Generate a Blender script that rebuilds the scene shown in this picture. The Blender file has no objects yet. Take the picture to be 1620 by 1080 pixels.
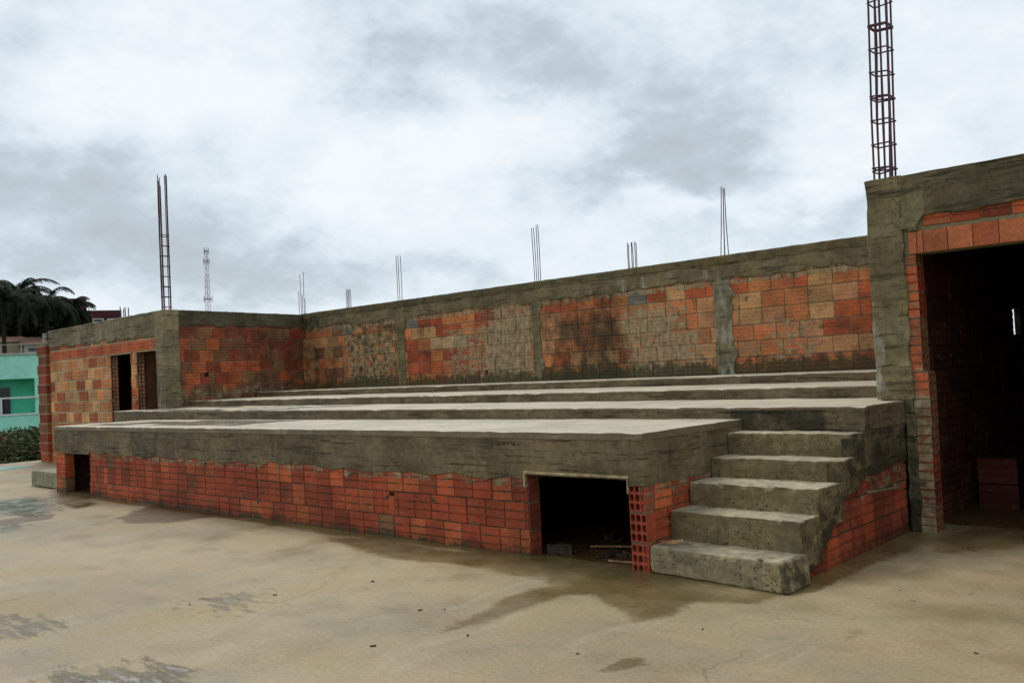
import bpy, math, random
import numpy as np
from mathutils import Vector, Matrix, noise as mn
R_ = math.radians
rng = random.Random(7)
scene = bpy.context.scene
COL = scene.collection

# ------------------------------------------------------------------ camera
F, CX, CY, EYE = 1409.08, 810.0, 540.0, 1.6
RM = np.array([[0.73601248, -0.05981896, -0.6743199],
               [0.67523869, -0.00628129, 0.73757254],
               [-0.04835642, -0.99818948, 0.03576897]])
C0 = np.array([0, 0, EYE])
cam_d = bpy.data.cameras.new('camera')
cam_d.sensor_width = 36; cam_d.sensor_fit = 'HORIZONTAL'
cam_d.lens = F / 1620 * 36
cam_d.clip_start = 0.05; cam_d.clip_end = 5000
cam = bpy.data.objects.new('camera', cam_d); COL.objects.link(cam)
rt, up, bk = RM @ [1, 0, 0], RM @ [0, -1, 0], RM @ [0, 0, -1]
cam.matrix_world = Matrix([[rt[i], up[i], bk[i], C0[i]] for i in range(3)] + [[0, 0, 0, 1]])
scene.camera = cam

def ray(x, y): return RM @ np.array([x - CX, y - CY, F])
def ony(x, y, Y): d = ray(x, y); return C0 + d * Y / d[1]
def onz(x, y, z=0.0): d = ray(x, y); return C0 + d * (z - EYE) / d[2]
def onx(x, y, X): d = ray(x, y); return C0 + d * X / d[0]
def far(x, y, D):                       # point at ground distance D in the direction of a pixel
    d = ray(x, y); return C0 + d * D / math.hypot(d[0], d[1])

# ------------------------------------------------------------------ world and sun
SUN_EL, SUN_AZ = R_(58), R_(300)        # soft sun behind cloud, high, from the left and a little behind the terrace
world = bpy.data.worlds.new('World'); scene.world = world; world.use_nodes = True
nt = world.node_tree; nt.nodes.clear()
def N(t, **kw):
    n = nt.nodes.new(t)
    for k, v in kw.items(): setattr(n, k, v)
    return n
def L(a, b): nt.links.new(a, b)
def mth(op, a, b=None, c=None):
    n = N('ShaderNodeMath', operation=op)
    for i, v in enumerate((a, b, c)):
        if v is None: continue
        if isinstance(v, (int, float)): n.inputs[i].default_value = v
        else: L(v, n.inputs[i])
    return n.outputs[0]
sky = N('ShaderNodeTexSky', sky_type='NISHITA'); sky.sun_disc = False
sky.sun_elevation = SUN_EL; sky.sun_rotation = SUN_AZ
tc = N('ShaderNodeTexCoord')
sep = N('ShaderNodeSeparateXYZ'); L(tc.outputs['Generated'], sep.inputs[0])
az = mth('ARCTAN2', sep.outputs[0], sep.outputs[1])
el = mth('ARCSINE', sep.outputs[2])
cmb = N('ShaderNodeCombineXYZ'); L(az, cmb.inputs[0]); L(mth('MULTIPLY', el, 1.6), cmb.inputs[1])
def cnoise(scale, detail, rough, off=0.0):
    m = N('ShaderNodeMapping'); L(cmb.outputs[0], m.inputs[0]); m.inputs['Location'].default_value = (off, off * .7, off * .3)
    n = N('ShaderNodeTexNoise'); L(m.outputs[0], n.inputs['Vector'])
    n.inputs['Scale'].default_value = scale; n.inputs['Detail'].default_value = detail; n.inputs['Roughness'].default_value = rough
    return n.outputs['Fac']
wx = mth('MULTIPLY_ADD', cnoise(6, 5, .6, 3.1), .26, -.13)
wy = mth('MULTIPLY_ADD', cnoise(6, 5, .6, 9.7), .18, -.09)
azw = mth('ADD', az, wx); elw = mth('ADD', el, wy)
BL = [(690, 80, 150, 110, -.55), (1085, 190, 130, 110, -.62), (880, 70, 120, 90, -.30), (1000, 265, 80, 45, -.30),
      (130, 330, 190, 85, -.50), (230, 425, 280, 55, -.42), (30, 260, 90, 60, -.22), (390, 290, 70, 45, -.25),
      (1190, 360, 110, 28, -.40), (1370, 335, 60, 25, -.32), (880, 335, 90, 45, -.28), (560, 440, 260, 40, -.26),
      (20, 75, 60, 50, -.18), (1560, 180, 140, 80, -.10), (330, 60, 90, 40, -.1), (1210, 60, 60, 60, -.15),
      (350, 150, 200, 60, .30), (100, 140, 120, 50, .28), (250, 30, 220, 30, .16), (640, 265, 240, 60, .40),
      (450, 300, 110, 50, .25), (1350, 230, 130, 70, .34), (1010, 335, 130, 22, .42), (880, 200, 60, 50, .30),
      (620, 485, 200, 20, .2), (750, 370, 150, 50, .28), (1270, 290, 90, 35, .3), (530, 150, 90, 80, .12)]
val = mth('MULTIPLY_ADD', cnoise(4.2, 9, .62, 1.3), 1.30, .06)
val = mth('ADD', val, mth('MULTIPLY_ADD', cnoise(11, 10, .66, 5.9), .85, -.42))
for (px, py, rx, ry, a) in BL:
    def ae(x, y):
        d = ray(x, y); d = d / np.linalg.norm(d); return math.atan2(d[0], d[1]), math.asin(d[2])
    a0, e0 = ae(px, py); a1, _ = ae(px + rx, py); _, e1 = ae(px, py - ry)
    u = mth('MULTIPLY', mth('SUBTRACT', azw, a0), 1 / max(.02, abs(a1 - a0)))
    v = mth('MULTIPLY', mth('SUBTRACT', elw, e0), 1 / max(.02, abs(e1 - e0)))
    q = mth('MULTIPLY_ADD', u, u, mth('MULTIPLY', v, v))
    g = mth('POWER', 2.718, mth('MULTIPLY', q, -.8))
    val = mth('MULTIPLY_ADD', g, a * .86, val)
cr = N('ShaderNodeValToRGB'); L(val, cr.inputs[0])
el_ = cr.color_ramp.elements
el_[0].position = 0.0; el_[0].color = (.46, .515, .55, 1)
el_[1].position = 1.0; el_[1].color = (.92, .965, .995, 1)
for p, c in ((.3, (.55, .625, .685, 1)), (.52, (.69, .775, .845, 1)), (.72, (.80, .88, .94, 1))):
    e = cr.color_ramp.elements.new(p); e.color = c
mulc = N('ShaderNodeMix', data_type='RGBA', blend_type='MULTIPLY'); mulc.inputs[0].default_value = 1
L(cr.outputs[0], mulc.inputs[6]); mulc.inputs[7].default_value = (10, 10, 10, 1)
mix = N('ShaderNodeMix', data_type='RGBA'); mix.inputs[0].default_value = .95
L(sky.outputs[0], mix.inputs[6]); L(mulc.outputs[2], mix.inputs[7])
bg = N('ShaderNodeBackground'); bg.inputs['Strength'].default_value = .1; L(mix.outputs[2], bg.inputs[0])
wo = N('ShaderNodeOutputWorld'); L(bg.outputs[0], wo.inputs[0])

sd = bpy.data.lights.new('sun', 'SUN'); sd.energy = 1.5; sd.angle = R_(24); sd.color = (1, .95, .86)
sun = bpy.data.objects.new('sun', sd); COL.objects.link(sun)
sdir = Vector((math.sin(SUN_AZ) * math.cos(SUN_EL), math.cos(SUN_AZ) * math.cos(SUN_EL), math.sin(SUN_EL)))
sun.rotation_euler = sdir.to_track_quat('Z', 'Y').to_euler(); sun.location = (0, 0, 30)
vs_ = scene.view_settings
vs_.view_transform = 'Standard'; vs_.look = 'None'; vs_.gamma = 1; vs_.exposure = 0
scene.render.resolution_x = 1024; scene.render.resolution_y = 682
scene.cycles.max_bounces = 6

# ------------------------------------------------------------------ helpers
def fbm(p, s, o=3):
    v, a, t = 0, 1, 0
    for _ in range(o):
        v += a * mn.noise(Vector(p) * s); t += a; a *= .5; s *= 2.1
    return v / t
class MB:
    def __init__(self): self.v, self.f, self.c, self.a = [], [], [], []
    def add(self, vs, fs, c=(1, 1, 1), a=(0, 0, 0)):
        b = len(self.v)
        self.v += [tuple(x) for x in vs]
        self.f += [tuple(b + i for i in f) for f in fs]
        n = len(vs)
        self.c += list(c) if isinstance(c, list) else [tuple(c)] * n
        self.a += list(a) if isinstance(a, list) else [tuple(a)] * n
    def box(self, lo, hi, c=(1, 1, 1), a=(0, 0, 0), axes=None, org=(0, 0, 0)):
        p = []
        for z in (lo[2], hi[2]):
            for (x, y) in ((lo[0], lo[1]), (hi[0], lo[1]), (hi[0], hi[1]), (lo[0], hi[1])):
                q = np.array([x, y, z], float)
                if axes is not None: q = axes[0] * x + axes[1] * y + axes[2] * z
                p.append(tuple(q + np.array(org)))
        self.add(p, [(0, 3, 2, 1), (4, 5, 6, 7), (0, 1, 5, 4), (1, 2, 6, 5), (2, 3, 7, 6), (3, 0, 4, 7)], c, a)
    def tube(self, pts, rad, n=6, c=(1, 1, 1), cap=True):
        pts = [Vector(p) for p in pts]
        rads = rad if isinstance(rad, (list, tuple)) else [rad] * len(pts)
        vs, fs = [], []
        for i, p in enumerate(pts):
            t = (pts[min(i + 1, len(pts) - 1)] - pts[max(i - 1, 0)]).normalized()
            s = Vector((0, 0, 1)) if abs(t.z) < .9 else Vector((1, 0, 0))
            a = t.cross(s).normalized(); b = t.cross(a)
            for k in range(n):
                an = 2 * math.pi * k / n
                vs.append(p + (a * math.cos(an) + b * math.sin(an)) * rads[i])
        for i in range(len(pts) - 1):
            for k in range(n):
                k2 = (k + 1) % n
                fs.append((i * n + k, i * n + k2, (i + 1) * n + k2, (i + 1) * n + k))
        if cap:
            fs.append(tuple(range(n))); fs.append(tuple((len(pts) - 1) * n + k for k in range(n))[::-1])
        self.add(vs, fs, c)

def wloc(o):
    p = np.zeros(3)
    while o is not None: p += np.array(o.location); o = o.parent
    return p
def props(o, label=None, cat=None, group=None, kind=None):
    for k, v in (('label', label), ('category', cat), ('group', group), ('kind', kind)):
        if v: o[k] = v
    return o
def thing(name, label, cat, loc, group=None):
    o = bpy.data.objects.new(name, None); o.empty_display_size = .2; COL.objects.link(o); o.location = loc
    return props(o, label, cat, group)
def build(name, mb, mat, parent=None, org=None, smooth=False):
    off = wloc(parent) if parent is not None else np.array(org if org is not None else (0, 0, 0), float)
    me = bpy.data.meshes.new(name)
    me.from_pydata([tuple(np.array(v) - off) for v in mb.v], [], mb.f)
    n = len(mb.v)
    ca = me.color_attributes.new('Col', 'FLOAT_COLOR', 'POINT')
    ca.data.foreach_set('color', np.hstack([np.array(mb.c, float).reshape(n, 3), np.ones((n, 1))]).ravel())
    aa = me.color_attributes.new('Aux', 'FLOAT_COLOR', 'POINT')
    aa.data.foreach_set('color', np.hstack([np.array(mb.a, float).reshape(n, 3), np.ones((n, 1))]).ravel())
    if smooth: me.polygons.foreach_set('use_smooth', [True] * len(me.polygons))
    me.materials.append(mat); me.update()
    o = bpy.data.objects.new(name, me); COL.objects.link(o)
    if parent is not None: o.parent = parent
    elif org is not None: o.location = tuple(org)
    return o

def axis(a, b, step, extra=()):
    n = max(1, int(math.ceil((b - a) / step)))
    s = list(np.linspace(a, b, n + 1))
    for e in extra:
        if a < e < b: s.append(e)
    s = sorted(s); out = [s[0]]
    for x in s[1:]:
        if x - out[-1] > 1e-4: out.append(x)
    return out
def rbox(mb, lo, hi, step=.06, amp=.006, r=.012, c=(.2, .17, .09), top=None, warp=None, aux=(0, 0, 0), ext=((), (), ()), freq=5., faces='xXyYZ', jag=0):
    """rough cast block: rounded, noise-displaced cuboid"""
    st = step if isinstance(step, (tuple, list)) else (step,) * 3
    lo = list(map(float, lo)); hi = list(map(float, hi))
    ed = [(lo[i] + r * .5, lo[i] + r, hi[i] - r, hi[i] - r * .5) for i in range(3)]
    ax = [axis(lo[i], hi[i], st[i], tuple(ext[i]) + ed[i]) for i in range(3)]
    L_ = np.array(lo) + r; H_ = np.array(hi) - r
    spec = {'x': (0, lo), 'X': (0, hi), 'y': (1, lo), 'Y': (1, hi), 'z': (2, lo), 'Z': (2, hi)}
    for k in faces:
        d, src = spec[k]
        a, b = [(1, 2), (0, 2), (0, 1)][d]
        A, B = ax[a], ax[b]
        vs, cs, au = [], [], []
        for i in A:
            for j in B:
                p = np.zeros(3); p[d] = src[d]; p[a] = i; p[b] = j
                q = np.minimum(np.maximum(p, L_), H_)
                dv = p - q; ln = np.linalg.norm(dv)
                if ln > 1e-9: q2 = q + dv / ln * r
                else: q2 = p
                if amp:
                    w = Vector(p)
                    q2 = q2 + amp * np.array([mn.noise(w * freq + Vector((9, 1, 4))), mn.noise(w * freq + Vector((1, 7, 3))), mn.noise(w * freq)]) \
                         + amp * .5 * np.array(mn.noise_vector(w * freq * 4.3))
                if jag and p[2] < lo[2] + .02:
                    q2[2] += jag * (fbm((p[0], p[1], 0), 3.3, 4) * 2.2)
                if warp: q2 = warp(q2, p)
                vs.append(q2)
                cc = top if (top is not None and k == 'Z') else c
                cs.append(cc(p) if callable(cc) else cc)
                au.append(aux(p) if callable(aux) else aux)
        nb = len(B); fs = []
        flip = (k in 'xYZ') if d != 1 else (k == 'Y')
        flip = {'x': True, 'X': False, 'y': False, 'Y': True, 'z': True, 'Z': False}[k]
        for i in range(len(A) - 1):
            for j in range(nb - 1):
                f = (i * nb + j, (i + 1) * nb + j, (i + 1) * nb + j + 1, i * nb + j + 1)
                fs.append(f[::-1] if flip else f)
        mb.add(vs, fs, cs, au)

def panel(mb, O, U, V, Nn, us, vs, keep, th, disp=None, c=(.2, .17, .09), aux=(0, 0, 0)):
    """wall sheet with thickness: grid front, flat back, rims wherever a neighbouring cell is missing"""
    O, U, V, Nn = (np.array(x, float) for x in (O, U, V, Nn))
    nu, nv = len(us), len(vs)
    fr, bkv, cs, au = [], [], [], []
    for u in us:
        for v in vs:
            d = disp(u, v) if disp else 0
            du, dv_ = (0, 0)
            if isinstance(d, tuple): d, du, dv_ = d
            fr.append(O + U * (u + du) + V * (v + dv_) + Nn * d)
            bkv.append(O + U * (u + du) + V * (v + dv_) - Nn * th)
            cs.append(c(u, v) if callable(c) else c); au.append(aux(u, v) if callable(aux) else aux)
    K = [[keep((us[i] + us[i + 1]) / 2, (vs[j] + vs[j + 1]) / 2) for j in range(nv - 1)] for i in range(nu - 1)]
    n = nu * nv; fs = []
    right = np.dot(np.cross(U, V), Nn) > 0
    def put(f): fs.append(f if right else f[::-1])
    for i in range(nu - 1):
        for j in range(nv - 1):
            if not K[i][j]: continue
            a, b, c_, d = i * nv + j, (i + 1) * nv + j, (i + 1) * nv + j + 1, i * nv + j + 1
            put((a, b, c_, d)); put((n + d, n + c_, n + b, n + a))
            if i == 0 or not K[i - 1][j]: put((a, d, n + d, n + a))
            if i == nu - 2 or not K[i + 1][j]: put((b, n + b, n + c_, c_))
            if j == 0 or not K[i][j - 1]: put((a, n + a, n + b, b))
            if j == nv - 2 or not K[i][j + 1]: put((d, c_, n + c_, n + d))
    mb.add(fr + bkv, fs, cs + cs, au + au)

def one_brick(mb, O, U, V, Nn, u0, u1, v0, v1, dep, ribs, col, auxf, r, groove=.010, solid=.05):
    prof = []
    g = .0055; ch = .003
    h = (v1 - v0)
    prof.append((v0, -solid))
    for k in range(ribs):
        a = v0 + h * k / ribs + (g if k else 0); b = v0 + h * (k + 1) / ribs - (g if k < ribs - 1 else 0)
        prof += [(a, dep - ch if k == 0 else dep - groove), (a + ch, dep), (b - ch, dep), (b, dep - ch if k == ribs - 1 else dep - groove)]
    prof.append((v1, -solid))
    nP = len(prof); vs, au = [], []
    t1, t2 = r.uniform(-.002, .002), r.uniform(-.003, .003)
    for e, u in enumerate((u0, u1)):
        for (v, d) in prof:
            vs.append(O + U * u + V * (v + (t2 if e else -t2) * .6) + Nn * (d + (t1 if e else -t1)))
            au.append(auxf(u, v))
    fs = []
    right = np.dot(np.cross(U, V), Nn) > 0
    for i in range(nP - 1):
        f = (i, nP + i, nP + i + 1, i + 1); fs.append(f if right else f[::-1])
    a = tuple(range(nP)); b = tuple(range(nP, 2 * nP))
    fs.append(a if right else a[::-1]); fs.append(b[::-1] if right else b)
    mb.add(vs, fs, col, au)

def brickwork(mb, O, U, V, Nn, u0, u1, v0, v1, bw, bh, gap, openings, pal, auxf, seed=1, ribs=3, dep=.0, off=0., top=None, wild=.0, bottom=None, skew=0., skip=0., solid=.05, groove=.010):
    r = random.Random(seed)
    O, U, V, Nn = (np.array(x, float) for x in (O, U, V, Nn))
    z = v0; row = 0
    while z < v1 - .03:
        zt = min(z + bh, v1)
        u = u0 - bw + (bw * .5 if row % 2 else 0) + off + r.uniform(-.03, .03)
        while u < u1:
            w = bw * r.choice((1, 1, 1, 1, .97, .55 if wild and r.random() < wild else 1))
            a, b = max(u + gap / 2, u0), min(u + w - gap / 2, u1)
            u += w
            if b - a < .03 or r.random() < skip: continue
            zz0, zz1 = z + gap / 2, zt - gap / 2
            if top: zz1 = min(zz1, top((a + b) / 2))
            if bottom: zz0 = max(zz0, bottom((a + b) / 2))
            if zz1 - zz0 < .03: continue
            segs = [(a, b)]; extra = []
            for (oa, ob, oc, od) in openings:
                if zz1 <= oc + .01 or zz0 >= od - .01: continue
                ns = []
                for (p, q) in segs:
                    if q <= oa or p >= ob: ns.append((p, q)); continue
                    if ob - oa < .2:                 # small hole: keep the clay above and below it
                        if od < zz1 - .03: extra.append((max(p, oa), min(q, ob), od, zz1))
                        if oc > zz0 + .03: extra.append((max(p, oa), min(q, ob), zz0, oc))
                    if p < oa: ns.append((p, oa))
                    if q > ob: ns.append((ob, q))
                segs = ns
            for (p, q) in segs:
                if q - p < .03: continue
                rb = max(1, int(round(ribs * (zz1 - zz0) / (bh - gap))))
                col = pal((p + q) / 2, (zz0 + zz1) / 2, r)
                jz = r.uniform(-.003, .003)
                one_brick(mb, O, U, V, Nn, p, q, zz0 + jz, zz1 + jz, dep + r.uniform(-.003, .004), rb, col, auxf, r, groove=groove, solid=solid)
            for (p, q, e0, e1) in extra:
                if q - p > .01: one_brick(mb, O, U, V, Nn, p, q, e0, e1, dep, 1, pal(p, e0, random.Random(1)), auxf, r, groove=groove, solid=solid)
        z += bh; row += 1

def hole_brick(mb, O, U, V, Nn, w, h, cols, rows, col, dep=.09, seed=0):
    """hollow clay block seen end-on: a plate with a grid of deep rounded cells"""
    O, U, V, Nn = (np.array(x, float) for x in (O, U, V, Nn)); r = random.Random(seed)
    cw, chh = w / cols, h / rows
    right = np.dot(np.cross(U, V), Nn) > 0
    for i in range(cols):
        for j in range(rows):
            x0, y0 = i * cw, j * chh
            mx, my = cw * .12, chh * .11
            a, b, c_, d = x0 + mx, x0 + cw - mx, y0 + my, y0 + chh - my
            k = min(b - a, d - c_) * .28
            outer = [(x0, y0), (x0 + cw, y0), (x0 + cw, y0 + chh), (x0, y0 + chh)]
            inner = [(a + k, c_), (b - k, c_), (b, c_ + k), (b, d - k), (b - k, d), (a + k, d), (a, d - k), (a, c_ + k)]
            vs = [O + U * p + V * q for p, q in outer] + [O + U * p + V * q for p, q in inner] + [O + U * p + V * q - Nn * dep for p, q in inner]
            fs = [(0, 1, 5, 4), (1, 6, 5), (1, 2, 7, 6), (2, 8, 7), (2, 3, 9, 8), (3, 10, 9), (3, 0, 11, 10), (0, 4, 11)]
            for m in range(8):
                m2 = (m + 1) % 8; fs.append((4 + m, 4 + m2, 12 + m2, 12 + m))
            fs.append(tuple(12 + m for m in range(8)))
            mb.add(vs, [f if right else f[::-1] for f in fs], col)
    # outer shell of the block
    vs = [O + U * p + V * q - Nn * e for e in (0, .12) for p, q in ((0, 0), (w, 0), (w, h), (0, h))]
    fs = [(0, 4, 5, 1), (1, 5, 6, 2), (2, 6, 7, 3), (3, 7, 4, 0), (4, 7, 6, 5)]
    mb.add(vs, [f if right else f[::-1] for f in fs], col)

def hole_stack(mb, O, U, Nn, w, z0, z1, bh, cols, rows, pal, seed=3, mort=(.16, .14, .09), dep=.09):
    r = random.Random(seed); Zv = np.array([0, 0, 1.]); O = np.array(O, float); U = np.array(U, float); Nn = np.array(Nn, float)
    z = z0
    while z < z1 - .04:
        zt = min(z + bh - .016, z1)
        rr = max(1, int(round(rows * (zt - z) / (bh - .016))))
        hole_brick(mb, O + Zv * z + Nn * r.uniform(-.004, .004), U, Zv, Nn, w, zt - z, cols, rr, pal(0, z, r), dep, r.random())
        if zt < z1 - .02:
            ax = (U, Nn, Zv)
            mb.box((0, -.1, zt), (w, -.004, zt + .016), mort, axes=ax, org=O)
        z += bh

# ------------------------------------------------------------------ materials
def newmat(name):
    m = bpy.data.materials.new(name); m.use_nodes = True; m.node_tree.nodes.clear(); return m
class MT:
    def __init__(s, name): s.m = newmat(name); s.t = s.m.node_tree; s.tc = s.n('ShaderNodeTexCoord')
    def n(s, t, **kw):
        x = s.t.nodes.new(t)
        for k, v in kw.items(): setattr(x, k, v)
        return x
    def l(s, a, b): s.t.links.new(a, b)
    def set(s, inp, v):
        if isinstance(v, (int, float)): inp.default_value = v
        elif isinstance(v, tuple): inp.default_value = v if len(v) == 4 or inp.type == 'VECTOR' else v + (1,)
        else: s.l(v, inp)
    def math(s, op, a, b=0.0, clamp=False):
        x = s.n('ShaderNodeMath', operation=op); x.use_clamp = clamp; s.set(x.inputs[0], a); s.set(x.inputs[1], b); return x.outputs[0]
    def noise(s, scale, detail=4, rough=.55, stretch=None, dist=0.0):
        v = s.tc.outputs['Object']
        if stretch:
            mp = s.n('ShaderNodeMapping'); s.l(v, mp.inputs[0]); mp.inputs['Scale'].default_value = stretch; v = mp.outputs[0]
        x = s.n('ShaderNodeTexNoise'); s.l(v, x.inputs['Vector']); x.inputs['Scale'].default_value = scale
        x.inputs['Detail'].default_value = detail; x.inputs['Roughness'].default_value = rough; x.inputs['Distortion'].default_value = dist
        return x.outputs['Fac']
    def vor(s, scale, feat='F1'):
        x = s.n('ShaderNodeTexVoronoi', feature=feat); s.l(s.tc.outputs['Object'], x.inputs['Vector']); x.inputs['Scale'].default_value = scale
        return x.outputs['Distance']
    def ramp(s, f, a, b, lo=0.0, hi=1.0):
        x = s.n('ShaderNodeMapRange', interpolation_type='SMOOTHSTEP'); s.set(x.inputs[0], f)
        x.inputs[1].default_value = a; x.inputs[2].default_value = b; x.inputs[3].default_value = lo; x.inputs[4].default_value = hi
        return x.outputs[0]
    def mix(s, f, a, b, mode='MIX'):
        x = s.n('ShaderNodeMix', data_type='RGBA', blend_type=mode); s.set(x.inputs[0], f); s.set(x.inputs[6], a); s.set(x.inputs[7], b); return x.outputs[2]
    def attr(s, name):
        x = s.n('ShaderNodeAttribute'); x.attribute_name = name; return x
    def aux(s):
        x = s.n('ShaderNodeSeparateColor'); s.l(s.attr('Aux').outputs['Color'], x.inputs[0]); return x.outputs
    def bump(s, h, dist=.01, strength=1.0, normal=None):
        x = s.n('ShaderNodeBump'); x.inputs['Distance'].default_value = dist; x.inputs['Strength'].default_value = strength; s.l(h, x.inputs['Height'])
        if normal is not None: s.l(normal, x.inputs['Normal'])
        return x.outputs[0]
    def out(s, col, rough=.8, normal=None, spec=.4, metal=0.0):
        b = s.n('ShaderNodeBsdfPrincipled'); s.set(b.inputs['Base Color'], col); s.set(b.inputs['Roughness'], rough)
        s.set(b.inputs['Specular IOR Level'], spec); s.set(b.inputs['Metallic'], metal)
        if normal is not None: s.l(normal, b.inputs['Normal'])
        o = s.n('ShaderNodeOutputMaterial'); s.l(b.outputs[0], o.inputs[0]); return s.m

def g3(v): return (v, v, v, 1)
def grey(s, f):
    x = s.n('ShaderNodeCombineColor')
    for i in range(3): s.l(f, x.inputs[i])
    return x.outputs[0]

# brick: Col = clay colour of the brick; Aux.r = cement slurry, Aux.g = black damp stain and painted shade, Aux.b = moss
s = MT('hollow_clay_brick')
c = s.attr('Col').outputs['Color']; ax = s.aux()
c = s.mix(1.0, c, grey(s, s.ramp(s.noise(3, 4), .3, .7, .74, 1.22)), 'MULTIPLY')
c = s.mix(1.0, c, grey(s, s.ramp(s.noise(34, 5, .7), .25, .75, .72, 1.22)), 'MULTIPLY')
c = s.mix(s.ramp(s.noise(11, 5, .7), .56, .78, 0, .5), c, (.33, .25, .15))
smear = s.math('ADD', s.noise(7, 6, .68, (1, 1, 1.5)), s.math('MULTIPLY', ax[0], .52))
c = s.mix(s.ramp(smear, .66, .84, 0, .86), c, s.mix(s.ramp(s.noise(14, 5, .7, (1, 1, .5)), .35, .65), (.19, .15, .08), (.42, .33, .20)))
stain = s.math('ADD', s.noise(4.5, 6, .65, (1, 1, .8)), s.math('MULTIPLY', ax[1], .6))
c = s.mix(s.ramp(stain, .62, 1.08, 0, .90), c, (.032, .022, .011))
mo = s.math('ADD', s.noise(8, 6, .7), s.math('MULTIPLY', ax[2], .5))
c = s.mix(s.ramp(mo, .66, .84, 0, .85), c, (.045, .046, .016))
run = s.noise(9, 5, .65, (1, 1, .12))
c = s.mix(s.ramp(run, .60, .74, 0, .30), c, (.06, .04, .02))
h = s.math('ADD', s.math('MULTIPLY', s.noise(60, 4, .7), .5), s.math('MULTIPLY', s.ramp(smear, .66, .84), .9))
M_BRICK = s.out(c, s.ramp(s.noise(6), .3, .7, .62, .9), s.bump(h, .006), .3)

# raw concrete: Col = tone, Aux.r = honeycomb pits, Aux.g = black stain and painted shade, Aux.b = efflorescence (pale)
def concrete(name, rl=.55, rh=.9, boards=1.0):
    s = MT(name)
    c = s.attr('Col').outputs['Color']; ax = s.aux()
    c = s.mix(1.0, c, grey(s, s.ramp(s.noise(1.7, 5, .6), .28, .72, .62, 1.32)), 'MULTIPLY')
    c = s.mix(1.0, c, grey(s, s.ramp(s.noise(14, 6, .7), .25, .75, .68, 1.3)), 'MULTIPLY')
    bo = s.noise(9, 5, .7, (.12, .12, 1.6))
    c = s.mix(s.ramp(bo, .52, .66, 0, .7 * boards), c, (.030, .026, .011))
    bo2 = s.noise(5, 6, .75, (.25, .25, 4.5))
    c = s.mix(s.ramp(bo2, .56, .64, 0, .75 * boards), c, (.022, .019, .009))
    c = s.mix(s.ramp(s.noise(4.1, 6, .7, (.5, .5, 1.4)), .55, .75, 0, .45), c, (.21, .175, .10))
    c = s.mix(s.ramp(s.noise(3.2, 5, .65), .52, .72, 0, .45), c, s.mix(1.0, c, (.88, .88, .64), 'MULTIPLY'))
    dr = s.noise(7, 5, .6, (1, 1, .1))
    c = s.mix(s.ramp(dr, .56, .74, 0, .40), c, (.04, .037, .018))
    stain = s.math('ADD', s.noise(5, 6, .68), s.math('MULTIPLY', ax[1], .55))
    c = s.mix(s.ramp(stain, .64, .92, 0, .9), c, (.027, .023, .010))
    ef = s.math('ADD', s.noise(6, 6, .65, (1, 1, .35)), s.math('MULTIPLY', ax[2], .5))
    c = s.mix(s.ramp(ef, .66, .9, 0, .8), c, (.42, .40, .33))
    area = s.ramp(s.math('ADD', s.noise(3.6, 4, .6), s.math('MULTIPLY', ax[0], .42)), .60, .74)
    pit = s.math('MULTIPLY', area, s.ramp(s.math('ADD', s.math('MULTIPLY', s.vor(46), .55), s.noise(31, 6, .85)), .64, .50), True)
    pit2 = s.ramp(s.noise(55, 3, .6), .68, .76)
    pits = s.math('MAXIMUM', pit, pit2)
    c = s.mix(s.math('MULTIPLY', pits, .8), c, (.018, .016, .009))
    c = s.mix(s.math('MULTIPLY', area, s.ramp(s.noise(70, 2), .66, .76, 0, .5)), c, (.26, .23, .15))
    h = s.math('SUBTRACT', s.math('ADD', s.math('MULTIPLY', s.noise(40, 5, .7), .4), s.math('MULTIPLY', s.math('ADD', bo, s.ramp(bo2, .6, .66)), .5 * boards)), pits)
    return s.out(c, s.ramp(s.noise(3), .3, .7, rl, rh), s.bump(h, .010), .35)
M_CONC = concrete('raw_board_marked_concrete')
M_STEP = concrete('raw_step_concrete', .5, .85, .35)

# trowelled screed (treads): Aux.r = wet
s = MT('cement_screed')
c = s.attr('Col').outputs['Color']; ax = s.aux()
c = s.mix(1.0, c, grey(s, s.ramp(s.noise(1.3, 5, .6), .3, .7, .80, 1.12)), 'MULTIPLY')
c = s.mix(1.0, c, grey(s, s.ramp(s.noise(22, 6, .7), .3, .7, .86, 1.1)), 'MULTIPLY')
c = s.mix(s.ramp(s.noise(2.7, 4, .6), .56, .74, 0, .35), c, (.50, .38, .27))
wet = s.ramp(s.math('ADD', s.noise(2.2, 5, .6, (.4, 1, 1)), s.math('MULTIPLY', ax[0], .5)), .74, .84)
c = s.mix(s.math('MULTIPLY', wet, .72), c, (.07, .062, .04))
c = s.mix(s.ramp(s.noise(6, 6, .7, (.4, 1.3, 1)), .56, .70, 0, .5), c, (.25, .21, .14))
c = s.mix(s.ramp(s.noise(40, 3), .66, .74, 0, .7), c, (.08, .07, .05))
M_SCREED = s.out(c, s.math('SUBTRACT', s.ramp(s.noise(4), .3, .7, .42, .62), s.math('MULTIPLY', wet, .3)), s.bump(s.noise(30, 5, .7), .004), .5)

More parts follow.
